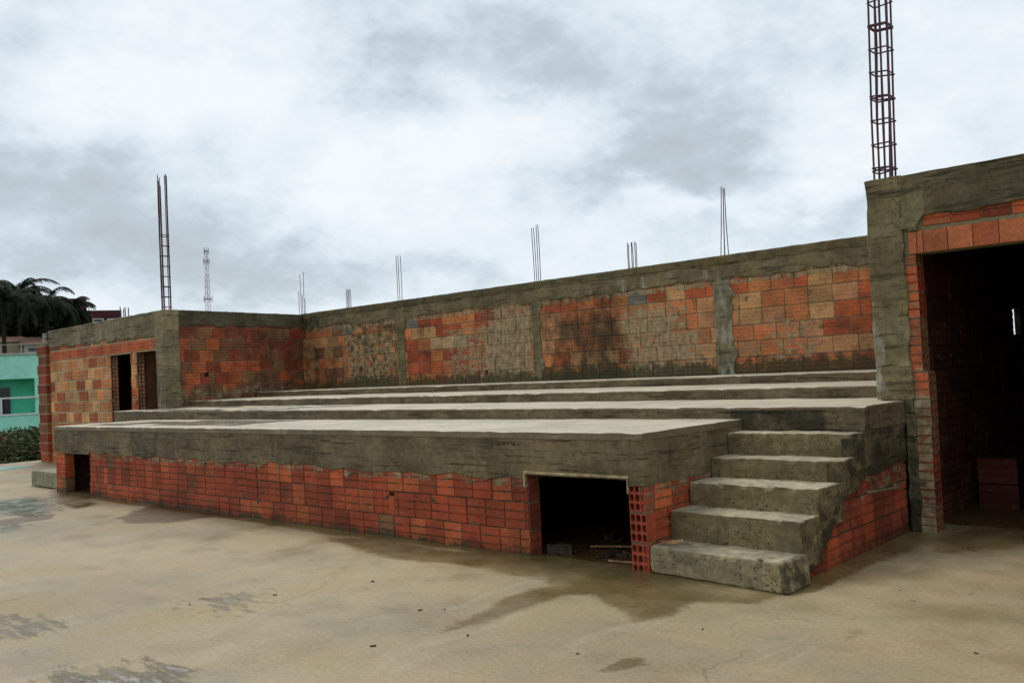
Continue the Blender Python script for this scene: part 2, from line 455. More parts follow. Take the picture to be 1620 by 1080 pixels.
# yard: Aux.r = damp and painted shade, Aux.g = standing water, Aux.b = rust, clay stain and painted shade
s = MT('yard_cement')
ax = s.aux()
c = s.mix(s.ramp(s.noise(.35, 4, .6), .35, .65), (.262, .200, .106), (.350, .270, .150))
c = s.mix(s.ramp(s.noise(.9, 6, .66), .46, .68, 0, .75), c, (.205, .170, .108))
c = s.mix(s.ramp(s.noise(1.3, 6, .62, (.6, 1.5, 1), .6), .52, .70, 0, .65), c, (.355, .235, .130))
c = s.mix(s.ramp(s.noise(1.9, 6, .7, (1.4, .5, 1), .8), .54, .70, 0, .5), c, (.36, .295, .19))
c = s.mix(s.ramp(s.noise(3.1, 6, .7, (.5, 1.6, 1), 1.2), .62, .72, 0, .55), c, (.12, .098, .052))
c = s.mix(s.ramp(s.noise(5.3, 5, .7, (.6, 1.4, 1)), .66, .76, 0, .5), c, (.33, .16, .06))
c = s.mix(1.0, c, grey(s, s.ramp(s.noise(40, 5, .75), .2, .8, .74, 1.26)), 'MULTIPLY')
c = s.mix(s.ramp(s.noise(26, 2, .5), .70, .77, 0, .85), c, (.09, .07, .04))
c = s.mix(s.ramp(s.noise(7, 7, .78, (.35, 2.2, 1), .5), .60, .70, 0, .55), c, (.15, .12, .07))
c = s.mix(s.ramp(s.noise(9, 6, .75, (.4, 1.8, 1), 1.5), .66, .74, 0, .5), c, (.42, .37, .27))
c = s.mix(s.ramp(s.noise(12, 6, .7, (.7, 1.3, 1), 1.), .66, .72, 0, .5), c, (.36, .17, .075))
c = s.mix(s.ramp(s.noise(33, 2, .5, (1, 1.3, 1)), .745, .79, 0, .8), c, (.50, .44, .34))
nn = s.math('MULTIPLY', s.math('SUBTRACT', s.noise(2.4, 6, .62), .5), .9)
nd = s.math('MULTIPLY', s.math('SUBTRACT', s.noise(7, 6, .7), .5), .5)
damp = s.ramp(s.math('ADD', s.math('ADD', ax[0], nn), nd), .34, .74)
dampc = s.mix(s.ramp(s.noise(2.2, 5, .6), .35, .65), (.090, .058, .012), (.150, .102, .030))
c = s.mix(s.math('MULTIPLY', damp, .78), c, dampc)
rust = s.ramp(s.math('ADD', ax[2], nn), .45, .75)
c = s.mix(s.math('MULTIPLY', rust, .9), c, (.085, .042, .014))
pud = s.ramp(s.math('ADD', ax[1], s.math('MULTIPLY', s.math('SUBTRACT', s.noise(5, 7, .75, (.5, 1.6, 1)), .5), 2.6)), .36, .82)
c = s.mix(s.math('MULTIPLY', pud, .55), c, s.mix(s.ramp(s.noise(8, 6, .75, (.5, 1.6, 1)), .42, .58), (.12, .115, .10), (.27, .285, .30)))  # bluish tone paints the sky's reflection into the water colour
ro = s.math('SUBTRACT', s.ramp(s.noise(1.4, 5), .3, .7, .30, .78), s.math('MULTIPLY', damp, .26))
ro = s.math('SUBTRACT', ro, s.math('MULTIPLY', pud, .26), True)
vc = s.n('ShaderNodeTexVoronoi', feature='DISTANCE_TO_EDGE'); mpv = s.n('ShaderNodeVectorMath', operation='ADD')
nv = s.n('ShaderNodeTexNoise'); nv.inputs['Scale'].default_value = 1.6; nv.inputs['Detail'].default_value = 6; s.l(s.tc.outputs['Object'], nv.inputs['Vector'])
s.l(s.tc.outputs['Object'], mpv.inputs[0]); s.l(nv.outputs['Color'], mpv.inputs[1]); s.l(mpv.outputs[0], vc.inputs['Vector']); vc.inputs['Scale'].default_value = .42
crk = s.math('MULTIPLY', s.ramp(vc.outputs['Distance'], .0, .006, 1, 0), s.ramp(s.noise(.8, 4), .46, .60))
c = s.mix(s.math('MULTIPLY', crk, .6), c, (.09, .07, .045))
hh = s.math('MULTIPLY', s.math('ADD', s.noise(30, 5, .7), s.math('MULTIPLY', s.noise(3, 5), 2.2)), s.math('SUBTRACT', 1.0, s.math('MULTIPLY', pud, .93)))
M_YARD = s.out(c, ro, s.bump(hh, .007), .5)

def simple(name, col, rough=.7, var=.25, scale=8, spec=.35, bump=0.0, metal=0.0):
    s = MT(name)
    c = s.mix(1.0, col, grey(s, s.ramp(s.noise(scale, 5, .6), .3, .7, 1 - var, 1 + var)), 'MULTIPLY')
    nrm = s.bump(s.noise(scale * 4, 4), bump) if bump else None
    return s.out(c, rough, nrm, spec, metal)
M_BAR = simple('rusty_rebar', (.075, .022, .036), .6, .4, 20, .4)
M_GREEN = simple('aqua_render', (.33, .74, .58), .8, .10, 1.5)
M_GREEND = simple('deep_aqua_render', (.10, .54, .36), .8, .10, 1.5)
M_WHITE = simple('white_paint', (.62, .62, .60), .6, .1, 5)
M_GLASS = simple('dark_window', (.012, .014, .02), .15, .2, 3, .5)
M_TILE = simple('clay_roof_tile', (.17, .085, .05), .85, .4, 3)
M_BEIGE = simple('beige_render', (.42, .36, .27), .85, .2, .8)
M_GREYW = simple('pale_render', (.40, .38, .33), .85, .2, .8)
M_MAROON = simple('maroon_render', (.06, .012, .018), .8, .15, .5)
M_WOOD = simple('weathered_board', (.36, .28, .15), .75, .45, 14, .3, .004)
M_SCRAP = simple('splintered_wood', (.27, .16, .075), .8, .5, 18, .3, .004)
M_DARKW = simple('wet_dark_wood', (.035, .024, .014), .7, .5, 18, .3, .004)
M_TEAL = simple('teal_kerb_paint', (.16, .38, .33), .7, .3, 6)
M_SOIL = simple('grass_and_soil', (.07, .075, .03), .95, .5, .6, .2, .05)
M_TOWR = simple('red_tower_paint', (.30, .15, .16), .6, .2, 2)
M_TOWW = simple('white_tower_paint', (.5, .5, .52), .6, .1, 2)
M_TRUNK = simple('palm_bark', (.030, .024, .016), .9, .4, 6, .2, .02)
M_STONE = simple('stone_chip', (.30, .27, .21), .85, .35, 20)
M_CHIPD = simple('dark_scrap', (.03, .024, .018), .8, .3, 20)
s = MT('leaf'); c = s.attr('Col').outputs['Color']
M_LEAF = s.out(s.mix(1.0, c, grey(s, s.ramp(s.noise(3), .3, .7, .7, 1.3)), 'MULTIPLY'), .75, None, .15)

# ------------------------------------------------------------------ ground and yard
mb = MB()
G = 3000
gx = [-G, -400, -120, -60, -40, -30, -24.2, 14, 40, 120, G]; gy = [-G, -200, -40, -14, 4, 20, 40, 60, 100, 400, G]
vs = [(x, y, -.35) for x in gx for y in gy]
mb.add(vs, [(i * 11 + j, (i + 1) * 11 + j, (i + 1) * 11 + j + 1, i * 11 + j + 1) for i in range(10) for j in range(10)])
props(build('ground', mb, M_SOIL), kind='structure')

WET_SHADE = [  # (channel, softness, strength, pixel outline)
 (0, .16, 1.0, [(500, 846), (590, 852), (700, 868), (838, 882), (856, 902), (872, 922), (800, 908), (720, 893), (640, 888), (600, 880)]),
 (0, .13, 1.0, [(838, 884), (1000, 902), (1030, 908), (1150, 928), (1236, 944), (1200, 956), (1100, 952), (1060, 975), (1010, 985), (975, 965), (935, 940), (890, 942), (830, 966), (770, 984), (680, 1004), (740, 975), (800, 946), (862, 925)]),
 (2, .22, 1.15, [(180, 820), (225, 803), (262, 792), (330, 806), (420, 818), (330, 819), (260, 827), (205, 828)]),
 (0, .2, 1.0, [(85, 772), (145, 782), (152, 800), (118, 806), (85, 794)]),
 (1, .25, .95, [(-90, 800), (0, 792), (60, 785), (92, 790), (90, 806), (60, 816), (0, 812), (-90, 820)]), (1, .25, .85, [(-90, 846), (0, 833), (50, 828), (30, 838), (-90, 856)]),
 (2, .10, 1.1, [(-90, 828), (0, 822), (50, 814), (92, 812), (80, 820), (20, 830), (-90, 842)]),  # dark reflection in the puddle, painted as a brown band
 (0, .3, .55, [(-40, 790), (60, 780), (110, 790), (85, 815), (30, 835), (-40, 850)]),
 (1, .30, .78, [(-60, 978), (30, 974), (92, 982), (60, 1000), (-60, 1016)]),
 (1, .30, .85, [(40, 1086), (100, 1062), (200, 1052), (290, 1060), (300, 1120), (40, 1120)]),
 (1, .30, .66, [(300, 952), (350, 938), (410, 935), (415, 956), (340, 975)]),
 (0, .04, .9, [(945, 1058), (985, 1040), (1018, 1035), (1030, 1052), (990, 1058), (950, 1071)]),
 (0, .18, .9, [(1245, 942), (1262, 922), (1345, 885), (1430, 850), (1490, 838), (1480, 862), (1380, 895), (1300, 925)]),
 (0, .05, .62, [(1330, 992), (1372, 994), (1380, 1004), (1350, 1012), (1322, 1012)]),
 (0, .3, .75, [(1440, 848), (1620, 800), (1700, 800), (1700, 860), (1560, 880), (1470, 880)]),  # shade at the doorway, painted through the damp channel
 (2, .06, .42, [(1505, 928), (1530, 924), (1540, 936), (1515, 940)]),
 (2, .06, .42, [(1480, 1046), (1510, 1044), (1520, 1060), (1490, 1064)]),
 (0, .07, .8, [(700, 868), (838, 883), (1000, 903), (1000, 909), (838, 890), (700, 873)]),
 (0, .06, .72, [(140, 783), (400, 818), (520, 838), (700, 866), (700, 872), (500, 843), (330, 816), (140, 790)]),
 (0, .06, .7, [(1025, 905), (1245, 941), (1245, 948), (1025, 912)]),
]
X0, X1, Y0, Y1, ST = -24.0, 12.0, -12.0, 16.0, .07
fx = np.unique(np.round(np.concatenate([np.arange(X0, -18, .3), np.arange(-18, 1.01, ST), np.arange(1.5, X1 + .01, .5)]), 4))
fy = np.unique(np.round(np.concatenate([np.arange(Y0, 1.5, .5), np.arange(1.5, 9.3, ST), np.arange(9.5, Y1 + .01, .4)]), 4))
GX, GY = np.meshgrid(fx, fy, indexing='ij'); aux = np.zeros(GX.shape + (3,))
def sdist(PX, PY, poly):
    d = np.full(PX.shape, 1e9); ins = np.zeros(PX.shape, bool); n = len(poly)
    for i in range(n):
        ax_, ay = poly[i]; bx, by = poly[(i + 1) % n]
        ex, ey = bx - ax_, by - ay; wx_, wy_ = PX - ax_, PY - ay
        t = np.clip((wx_ * ex + wy_ * ey) / (ex * ex + ey * ey + 1e-12), 0, 1)
        d = np.minimum(d, np.hypot(wx_ - ex * t, wy_ - ey * t))
        cnd = ((ay > PY) != (by > PY)) & (PX < (bx - ax_) * (PY - ay) / (by - ay + 1e-12) + ax_)
        ins ^= cnd
    return np.where(ins, -d, d)
inside = (GX > -17.1) & (GX < -3.0) & (GY > 5.92) & (GY < 12)
aux[inside] = (1.0, 0, 1.2)  # floor under the tiers: shade painted through the damp and rust channels
room = (GX > -2.9) & (GX < 2.4) & (GY > 8.9) & (GY < 14); aux[room] = (1.0, 0, .75)  # room floor darkened likewise to paint in its shade
foot = (GX > -15.9) & (GX < -2.8) & (GY > 5.70) & (GY < 5.95); aux[foot, 0] = .80
foot = (GX > -2.95) & (GX < -2.72) & (GY > 5.9) & (GY < 8.5); aux[foot, 0] = .85
for ch, soft, stg, poly in WET_SHADE:
    pg = [tuple(onz(x, y)[:2]) for x, y in poly]
    dd = sdist(GX, GY, pg)
    aux[..., ch] = np.maximum(aux[..., ch], stg * np.clip(.5 - dd / (2 * soft), 0, 1))
mb = MB(); nx, ny = len(fx), len(fy)
I = np.arange(nx * ny).reshape(nx, ny)
mb.v = [(x, y, 0.0) for x in fx for y in fy]
mb.f = [tuple(q) for q in np.stack([I[:-1, :-1], I[1:, :-1], I[1:, 1:], I[:-1, 1:]], -1).reshape(-1, 4).tolist()]
mb.c = [(1, 1, 1)] * (nx * ny); mb.a = aux.reshape(-1, 3).tolist()
b = len(mb.v)
mb.add([(X0, Y0, 0), (X1, Y0, 0), (X1, Y1, 0), (X0, Y1, 0), (X0, Y0, -.4), (X1, Y0, -.4), (X1, Y1, -.4), (X0, Y1, -.4)],
       [(0, 4, 5, 1), (1, 5, 6, 2), (2, 6, 7, 3), (3, 7, 4, 0), (4, 7, 6, 5)])
props(build('yard', mb, M_YARD), kind='structure')
# painted drainage strip near the yard's far edge
mb = MB(); mb.box((-22.5, -6, .004), (-21.9, 7.6, .008))
props(build('painted_strip', mb, M_TEAL), kind='structure')

# ------------------------------------------------------------------ palettes
def pick(r, opts):
    t = r.random() * sum(o[0] for o in opts)
    for w, c_ in opts:
        t -= w
        if t <= 0: break
    k = r.uniform(.82, 1.18); return (c_[0] * k, c_[1] * k * r.uniform(.92, 1.08), c_[2] * k)
RED = (.335, .062, .023); DRED = (.235, .045, .019); ORA = (.49, .165, .057); TAN = (.48, .240, .105); BRN = (.20, .085, .038); CLAY = (.41, .096, .032)
MORT = (.11, .092, .05)
def pal_front(u, v, r): return pick(r, [(7, RED), (1.6, DRED), (2, CLAY), (.2, BRN)])
def pal_dark(u, v, r): return pick(r, [(4, DRED), (3, BRN), (1.6, CLAY), (.6, TAN)])

X3 = lambda *a: np.array(a, float)
EX, EY, EZ = X3(1, 0, 0), X3(0, 1, 0), X3(0, 0, 1)

def core(mb, O, U, Nn, u0, u1, v0, v1, th, ops, col=MORT, aux=(0, 0, 0), holes=(), step=.09, rec=.011, sq=.004):
    eu = [o[i] for o in ops for i in (0, 1)] + [h[i] for h in holes for i in (0, 1)] + [h[0] - .004 for h in holes] + [h[1] + .004 for h in holes]
    ev = [o[i] for o in ops for i in (2, 3)] + [h[i] for h in holes for i in (2, 3)] + [h[2] - .004 for h in holes] + [h[3] + .004 for h in holes]
    us = axis(u0, u1, step, eu); vv = axis(v0, v1, step, ev)
    def keep(u, v): return not any(o[0] < u < o[1] and o[2] < v < o[3] for o in ops)
    def disp(u, v):
        if any(h[0] - .001 <= u <= h[1] + .001 and h[2] - .001 <= v <= h[3] + .001 for h in holes): return -.11
        return -rec + .0045 * mn.noise(Vector((u * 9, v * 9, u0))) + sq * mn.noise(Vector((u * 23, v * 23, 3))) + (max(0, sq * 3.2 * mn.noise(Vector((u * 7, v * 16, 8)))) if sq > .005 else 0)
    panel(mb, O, U, EZ, Nn, us, vv, keep, th, disp, col, aux)

# ------------------------------------------------------------------ the terrace
ZT = lambda z, k: (lambda x: z + k * (x + 4) / -13.0)      # tier heights rise a little towards the left end
def tilt(k, z0, lo):
    def w(q, p):
        t = (p[2] - lo) / (z0 - lo); q = q.copy(); q[2] += max(0, t) * k * (p[0] + 4) / -13.0; return q
    return w
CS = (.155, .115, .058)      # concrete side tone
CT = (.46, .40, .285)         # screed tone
terr = thing('spectator_terrace', 'long unfinished concrete terrace of four broad tiers over a red hollow brick base', 'terrace', (-10, 5.9, 0))

def aux_beam(p):
    x, z = p[0], p[2]
    pit = .15 + (.5 if -9.2 < x < -5.4 and z < .74 else 0) + (.35 if z > 1.0 else 0) * (mn.noise(Vector((x * 1.2, 0, 0))) > .1)
    st = .16 + .12 * mn.noise(Vector((x * .9, 0, 7))) + .35 * max(0, 1 - abs(x + 15.0) / .5) + (.25 if abs(x + 12.6) < .5 else 0)
    return (pit, st, 0)
def warp_beam(q, p):
    q = q.copy()
    if p[2] < .70:
        if -5.262 < p[0] < -4.148: q[2] = .742 + .003 * mn.noise(Vector((p[0] * 9, 0, 0)))
        elif p[0] > -4.148: q[2] = .665 + .006 * mn.noise(Vector((p[0] * 9, p[1] * 5, 0)))
    return q
mb = MB()
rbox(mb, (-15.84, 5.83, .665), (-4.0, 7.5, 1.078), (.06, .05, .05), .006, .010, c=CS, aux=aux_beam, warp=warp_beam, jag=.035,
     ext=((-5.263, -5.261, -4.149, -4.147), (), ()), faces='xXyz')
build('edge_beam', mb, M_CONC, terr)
def aux_t1(p):
    w = 0
    for (a, b_, y0, y1) in ((-14.6, -11.3, 6.5, 7.0), (-15.3, -13.9, 6.1, 6.5), (-13.4, -9.5, 6.2, 7.3)):
        if a < p[0] < b_ and y0 < p[1] < y1: w = .8
    return (w if p[0] < -10.8 else w * .35 + .22 * (mn.noise(Vector((p[0] * 1.3, p[1] * 3, 2))) > .15), 0, 0)
mb = MB()
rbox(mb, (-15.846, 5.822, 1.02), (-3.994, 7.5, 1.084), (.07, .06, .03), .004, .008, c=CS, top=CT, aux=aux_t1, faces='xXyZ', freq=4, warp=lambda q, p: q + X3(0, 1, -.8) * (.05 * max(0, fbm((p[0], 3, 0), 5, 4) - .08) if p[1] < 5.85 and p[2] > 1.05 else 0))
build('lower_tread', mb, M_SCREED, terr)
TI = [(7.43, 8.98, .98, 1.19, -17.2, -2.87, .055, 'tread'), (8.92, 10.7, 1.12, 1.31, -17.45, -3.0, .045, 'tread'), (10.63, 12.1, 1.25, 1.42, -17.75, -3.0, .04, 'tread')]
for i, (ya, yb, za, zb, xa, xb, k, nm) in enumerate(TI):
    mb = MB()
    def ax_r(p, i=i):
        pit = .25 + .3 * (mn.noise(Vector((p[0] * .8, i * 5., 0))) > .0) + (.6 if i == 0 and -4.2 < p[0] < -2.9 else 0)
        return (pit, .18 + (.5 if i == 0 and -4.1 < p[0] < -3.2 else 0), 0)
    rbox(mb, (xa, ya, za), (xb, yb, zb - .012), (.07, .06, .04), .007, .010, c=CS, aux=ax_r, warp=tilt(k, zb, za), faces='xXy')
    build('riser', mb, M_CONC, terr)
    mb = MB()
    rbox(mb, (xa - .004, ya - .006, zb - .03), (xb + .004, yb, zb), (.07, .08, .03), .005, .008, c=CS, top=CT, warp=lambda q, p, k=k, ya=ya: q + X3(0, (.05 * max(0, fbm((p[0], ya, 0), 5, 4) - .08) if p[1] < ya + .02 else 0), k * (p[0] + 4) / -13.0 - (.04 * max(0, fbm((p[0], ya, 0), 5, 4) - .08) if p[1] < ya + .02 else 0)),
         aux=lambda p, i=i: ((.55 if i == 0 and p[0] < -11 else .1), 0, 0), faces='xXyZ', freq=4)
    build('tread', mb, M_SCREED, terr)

# red base wall under the front tier
OPEN = (-5.245, -4.165, -.1, .8); LDOOR = (-15.46, -14.47, -.1, .66)
FH = ((-7.15, -7.06, .415, .45),)
def aux_f(u, v):
    sl = .02 + .42 * (v > .60) + (.10 if -12.6 < u < -10.5 else 0)
    dk = .12 + .55 * max(0, (.14 - v) / .14) + .25 * max(0, 1 - abs(u + 10.9) / .35) + .12 * (u < -14)
    ms = .6 * max(0, (.12 - v) / .12)
    return (sl, dk, ms)
mb = MB()
core(mb, (0, 5.845, 0), EX, -EY, -15.83, -4.165, -.02, .70, .15, [(o[0] - .006, o[1] + .006, o[2], o[3]) for o in (OPEN, LDOOR)], (.085, .058, .026), aux_f, FH, step=.04, rec=.012, sq=.0065)
brickwork(mb, (0, 5.845, 0), EX, EZ, -EY, -15.83, -4.165, -.02, .705, .248, .242, .013, [OPEN, LDOOR] + list(FH), pal_front, aux_f, 11, 3, wild=.12, solid=.149)
wall_f = build('brickwork', mb, M_BRICK, terr)
mb = MB()
hole_stack(mb, (-4.165, 5.845, -.02), EX, -EY, .158, 0, .70, .243, 3, 3, lambda u, v, r: pick(r, [(1, (.36, .062, .030))]), 5)
build('hollow_block_post', mb, M_BRICK, terr)
mb = MB()
hole_stack(mb, (-5.238, 5.852, -.02), EY, EX, .14, 0, .70, .243, 3, 3, lambda u, v, r: pick(r, [(1, (.20, .045, .03))]), 5)
build('hollow_block_jamb', mb, M_BRICK, terr)
# side wall beside the stairs (faces right) and the left end wall
def aux_s(u, v): return (.15 + .3 * (v > .6), .10, .1)
mb = MB()
core(mb, (-4.006, 0, 0), EY, EX, 5.99, 7.5, -.02, .70, .12, [], (.13, .105, .055), aux_s)
brickwork(mb, (-4.006, 0, 0), EY, EZ, EX, 5.855, 7.5, -.02, .705, .27, .242, .013, [], pal_front, aux_s, 4, 3, off=.14)
build('side_brickwork', mb, M_BRICK, terr)
mb = MB()
core(mb, (-15.83, 0, 0), EY, -EX, 6.0, 12.0, -.02, .70, .12, [], (.07, .025, .015), aux_s)
build('end_wall', mb, M_BRICK, terr)
mb = MB()      # closing walls of the void below the tiers
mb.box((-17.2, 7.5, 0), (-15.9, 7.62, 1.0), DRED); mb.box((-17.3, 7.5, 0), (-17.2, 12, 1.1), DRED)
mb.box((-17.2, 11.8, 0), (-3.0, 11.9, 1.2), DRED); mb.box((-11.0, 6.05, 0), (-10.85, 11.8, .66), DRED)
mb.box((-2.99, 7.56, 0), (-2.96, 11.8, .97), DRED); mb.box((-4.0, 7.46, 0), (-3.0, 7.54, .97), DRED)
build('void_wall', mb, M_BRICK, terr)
mb = MB()
rbox(mb, (-5.262, 5.818, .722), (-4.150, 5.93, .744), (.08, .05, .03), .004, .003)
rbox(mb, (-4.172, 5.826, .60), (-4.160, 5.93, .72), (.03, .05, .08), .004, .003, c=CS)
rbox(mb, (-5.268, 5.818, .60), (-5.250, 5.90, .722), (.03, .05, .05), .003, .003)
build('formwork_frame', mb, M_WOOD, terr)
mb = MB()
rbox(mb, (-15.46, 5.824, .648), (-14.46, 5.93, .668), (.08, .05, .03), .004, .003, c=CS)
build('left_hatch_lintel', mb, M_CONC, terr)

# ------------------------------------------------------------------ stairs
stair = thing('concrete_stairs', 'five rough raw concrete steps beside the brick hatch', 'stairs', (-3.43, 5.8, 0))
SY = [5.815, 6.135, 6.46, 6.86, 7.17]; SZ = [.205, .435, .625, .79, .98]
for i in range(5):
    mb = MB()
    y0, z1 = SY[i], SZ[i]; y1 = (SY[i + 1] if i < 4 else 7.43) + .05
    z0 = 0 if i == 0 else SZ[i - 1] - .12
    x1 = -2.872 + (.03 if i == 0 else 0)
    def w(q, p, i=i, z1=z1, z0=z0, y0=y0, x1=x1):
        q = q.copy(); t = (p[0] + 4) / 1.13
        q[1] += (.05, .035, .02, -.02, -.03)[i] * (.5 - t) * 1.2
        if i == 0: q[1] += -.05 * (1 - p[2] / .205) * t; q[0] += .04 * (1 - p[2] / .205) * t - .10 * max(0, t - .9) * (p[1] < 5.9)
        if p[1] < y0 + .03 and p[2] > z1 - .03:
            ch = max(0, fbm((p[0], i * 4., 1), 9, 4) - .02); q[2] -= .05 * ch; q[1] += .06 * ch
        if p[0] > x1 - .03 and p[2] > z1 - .05: q[2] -= .03 * max(0, fbm((p[1], i * 3., 5), 12, 3))
        q[2] += .004 * mn.noise(Vector((p[0] * 2.2, i * 3., 0)))
        return q
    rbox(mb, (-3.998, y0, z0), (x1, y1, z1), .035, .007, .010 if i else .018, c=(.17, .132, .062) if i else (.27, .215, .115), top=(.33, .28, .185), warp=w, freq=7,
         aux=lambda p, i=i: ((.42 + .35 * (-3.9 < p[0] < -3.45 and p[2] > .1) + .35 * (p[0] > -3.2 and p[2] < .15) if i == 0 else .28 + .2 * (p[2] < SZ[i] - .1)) if p[2] < SZ[i] - .012 else 0, .14 + .4 * (p[0] > -2.9), 0), faces='xXyYZ')  # right ends darker: their shade is painted in
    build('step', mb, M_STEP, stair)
# stair and tier side: ragged concrete over brick, facing right, shade painted into its tones
LB = [(5.9, 0), (6.10, 0), (6.50, .16), (6.80, .38), (7.02, .53), (7.45, .61), (8.4, .66)]
def lb(y):
    for (a, za), (b_, zb) in zip(LB, LB[1:]):
        if y <= b_: return za + (zb - za) * max(0, (y - a)) / (b_ - a)
    return .685
def ub(y):
    z = SZ[0]
    for a, b_ in zip(SY, SZ):
        if y >= a + .0: z = b_
    if y >= 7.43: z = 1.05
    return z - .03
mb = MB()
us = axis(5.86, 8.37, .03, SY + [7.43]); vv = axis(0, 1.03, .03)
panel(mb, (-2.874, 0, 0), EY, EZ, EX, us, vv, lambda u, v: lb(u) + .035 * fbm((u, v, 2), 6) < v < ub(u), .10,
      lambda u, v: (.008 * fbm((u, v, 5), 8) , .008 * mn.noise(Vector((u * 20, v * 20, 1))), .008 * mn.noise(Vector((u * 20, v * 20, 7)))),
      CS, lambda u, v: (.5, .48 + .35 * max(0, 1 - abs(v - lb(u)) / .25) + .2 * (u < 7.2), 0))
build('stringer', mb, M_CONC, stair)
mb = MB()
def aux_sb(u, v): return (.10 + .3 * (u > 7.3) * (v > .45), .36 + .3 * max(0, (.15 - v) / .15) + .12 * (u > 7.9), .15)  # bricks turned from the sun: shade painted in by stain and darker clay
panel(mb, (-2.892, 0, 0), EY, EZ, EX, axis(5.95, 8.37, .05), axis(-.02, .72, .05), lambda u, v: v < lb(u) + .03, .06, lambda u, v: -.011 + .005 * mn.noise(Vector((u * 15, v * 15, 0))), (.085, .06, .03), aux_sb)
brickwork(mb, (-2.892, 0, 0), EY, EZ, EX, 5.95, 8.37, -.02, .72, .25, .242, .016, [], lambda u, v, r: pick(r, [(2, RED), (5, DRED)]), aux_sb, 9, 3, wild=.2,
          top=lambda u: lb(u) + .06)
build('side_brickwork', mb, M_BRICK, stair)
mb = MB()
rbox(mb, (-2.90, 7.45, .455), (-2.876, 8.15, .478), (.03, .03, .02), .009, .006, c=(.20, .165, .08), warp=lambda q, p: q + X3(0, 0, -.06 * (p[1] - 7.5)))
build('mortar_ridge', mb, M_CONC, stair)

# ------------------------------------------------------------------ back wall
WY = 12.05
back = thing('boundary_wall', 'long stained hollow brick wall with raw concrete top beam and pillars behind the tiers', 'wall', (-11, WY, 0))
def zone(u, tab):
    for a, b_, v in tab:
        if a <= u < b_: return v
    return 0
def sm(u, a, b_, w=.15):
    return max(0, min(1, (u - a) / w + .5)) * max(0, min(1, (b_ - u) / w + .5))
def aux_b(u, v):
    sl = .18 + .50 * sm(u, -16.1, -14.3) * (.75 if v < 2.6 else .5) + .56 * sm(u, -11.6, -10.5) * sm(v, 1.3, 2.75) + .46 * sm(u, -8.55, -7.3, .3) * sm(v, 1.3, 2.6, .3) \
         + .3 * sm(u, -7.5, -6.9) * (v < 2.1) + .4 * (v > 2.76) + .35 * sm(u, -12.8, -11.3) * (v < 2.5) + .30 * sm(u, -6.1, -5.2) * sm(v, 1.5, 2.2)
    dk = .10 + .22 * sm(u, -11.7, -10.5) + .44 * max(0, min(1, (u + 10.6) / 1.8)) * sm(u, -11, -8.48, .10) * max(.35, min(1, (2.75 - v) / .35)) + .35 * sm(u, -10.3, -8.6) + .40 * sm(u, -13.75, -12.9, .3) * sm(v, 2.0, 2.7) + .3 * sm(u, -16.8, -16.0) + .5 * sm(u, -17.8, -16.9, .5) \
         + .14 * sm(u, -5.5, -4.2, .3) * (v < 2.3) + .22 * sm(u, -4.9, -3, .2)
    ms = .25 + .62 * max(0, min(1, (1.72 - v) / .25)) + .2 * sm(u, -16, -14)
    return (min(sl, 1), min(dk, 1.1), ms)
def pal_back(u, v, r):
    if v > 2.62 and any(abs(u - q_) < .16 for q_ in (-8.26, -13.72, -15.95)): return (.15, .135, .12)
    if -13.8 < u < -11.4:
        if 2.20 < v < 2.42 and -13.2 < u < -12.0 and r.random() < .6: return pick(r, [(1, (.52, .33, .17))])
        return pick(r, [(4, CLAY), (3, RED), (3, ORA), (2, TAN)])
    if u > -6.5: return pick(r, [(6, ORA), (2, CLAY), (4, TAN), (.3, BRN)])
    if v > 2.62: return pick(r, [(5, CLAY), (3, ORA), (1, TAN), (1, BRN)])
    if u < -14.2: return pick(r, [(3, ORA), (3, TAN), (2, BRN)])
    return pick(r, [(5, ORA), (5, TAN), (1, CLAY), (.5, BRN)])
BH = ((-15.56, -15.46, 1.78, 1.90), (-11.76, -11.66, 1.60, 1.69))
mb = MB()
core(mb, (0, WY, 0), EX, -EY, -17.7, -2.96, 0.2, 3.0, .15, [], (.24, .20, .12), aux_b, BH)
brickwork(mb, (0, WY, 0), EX, EZ, -EY, -17.7, -2.96, 1.44, 2.96, .36, .236, .014, list(BH), pal_back, aux_b, 23, 4, wild=.25, dep=.0, groove=.004)
build('brickwork', mb, M_BRICK, back)
mb = MB()
rbox(mb, (-17.75, WY - .025, 2.86), (-2.93, WY + .2, 3.22), (.07, .06, .05), .006, .010, c=(.155, .12, .057), jag=.06,
     aux=lambda p: (.25 + (.5 if (-11.9 < p[0] < -10.2 or -7.0 < p[0] < -4.9) and p[2] > 3.05 else 0), .20 + .25 * (p[2] > 3.12) + (.4 if p[0] < -16.9 else 0), .1 if p[2] < 2.98 else 0) if not (-9.6 < p[0] < -6.6 and p[2] < 3.06) else (.1, .0, .30), faces='xXyYzZ')
build('top_beam', mb, M_CONC, back)
mb = MB()
rbox(mb, (-17.58, WY - .038, 3.09), (-2.93, WY - .0, 3.205), (.06, .03, .03), .008, .008, c=(.11, .085, .034), jag=.03, freq=4,
     aux=lambda p: (.4 if (-11.9 < p[0] < -10.2 or -7.0 < p[0] < -4.9) else .1, .3, 0), faces='xXyzZ')
build('beam_lip', mb, M_CONC, back)
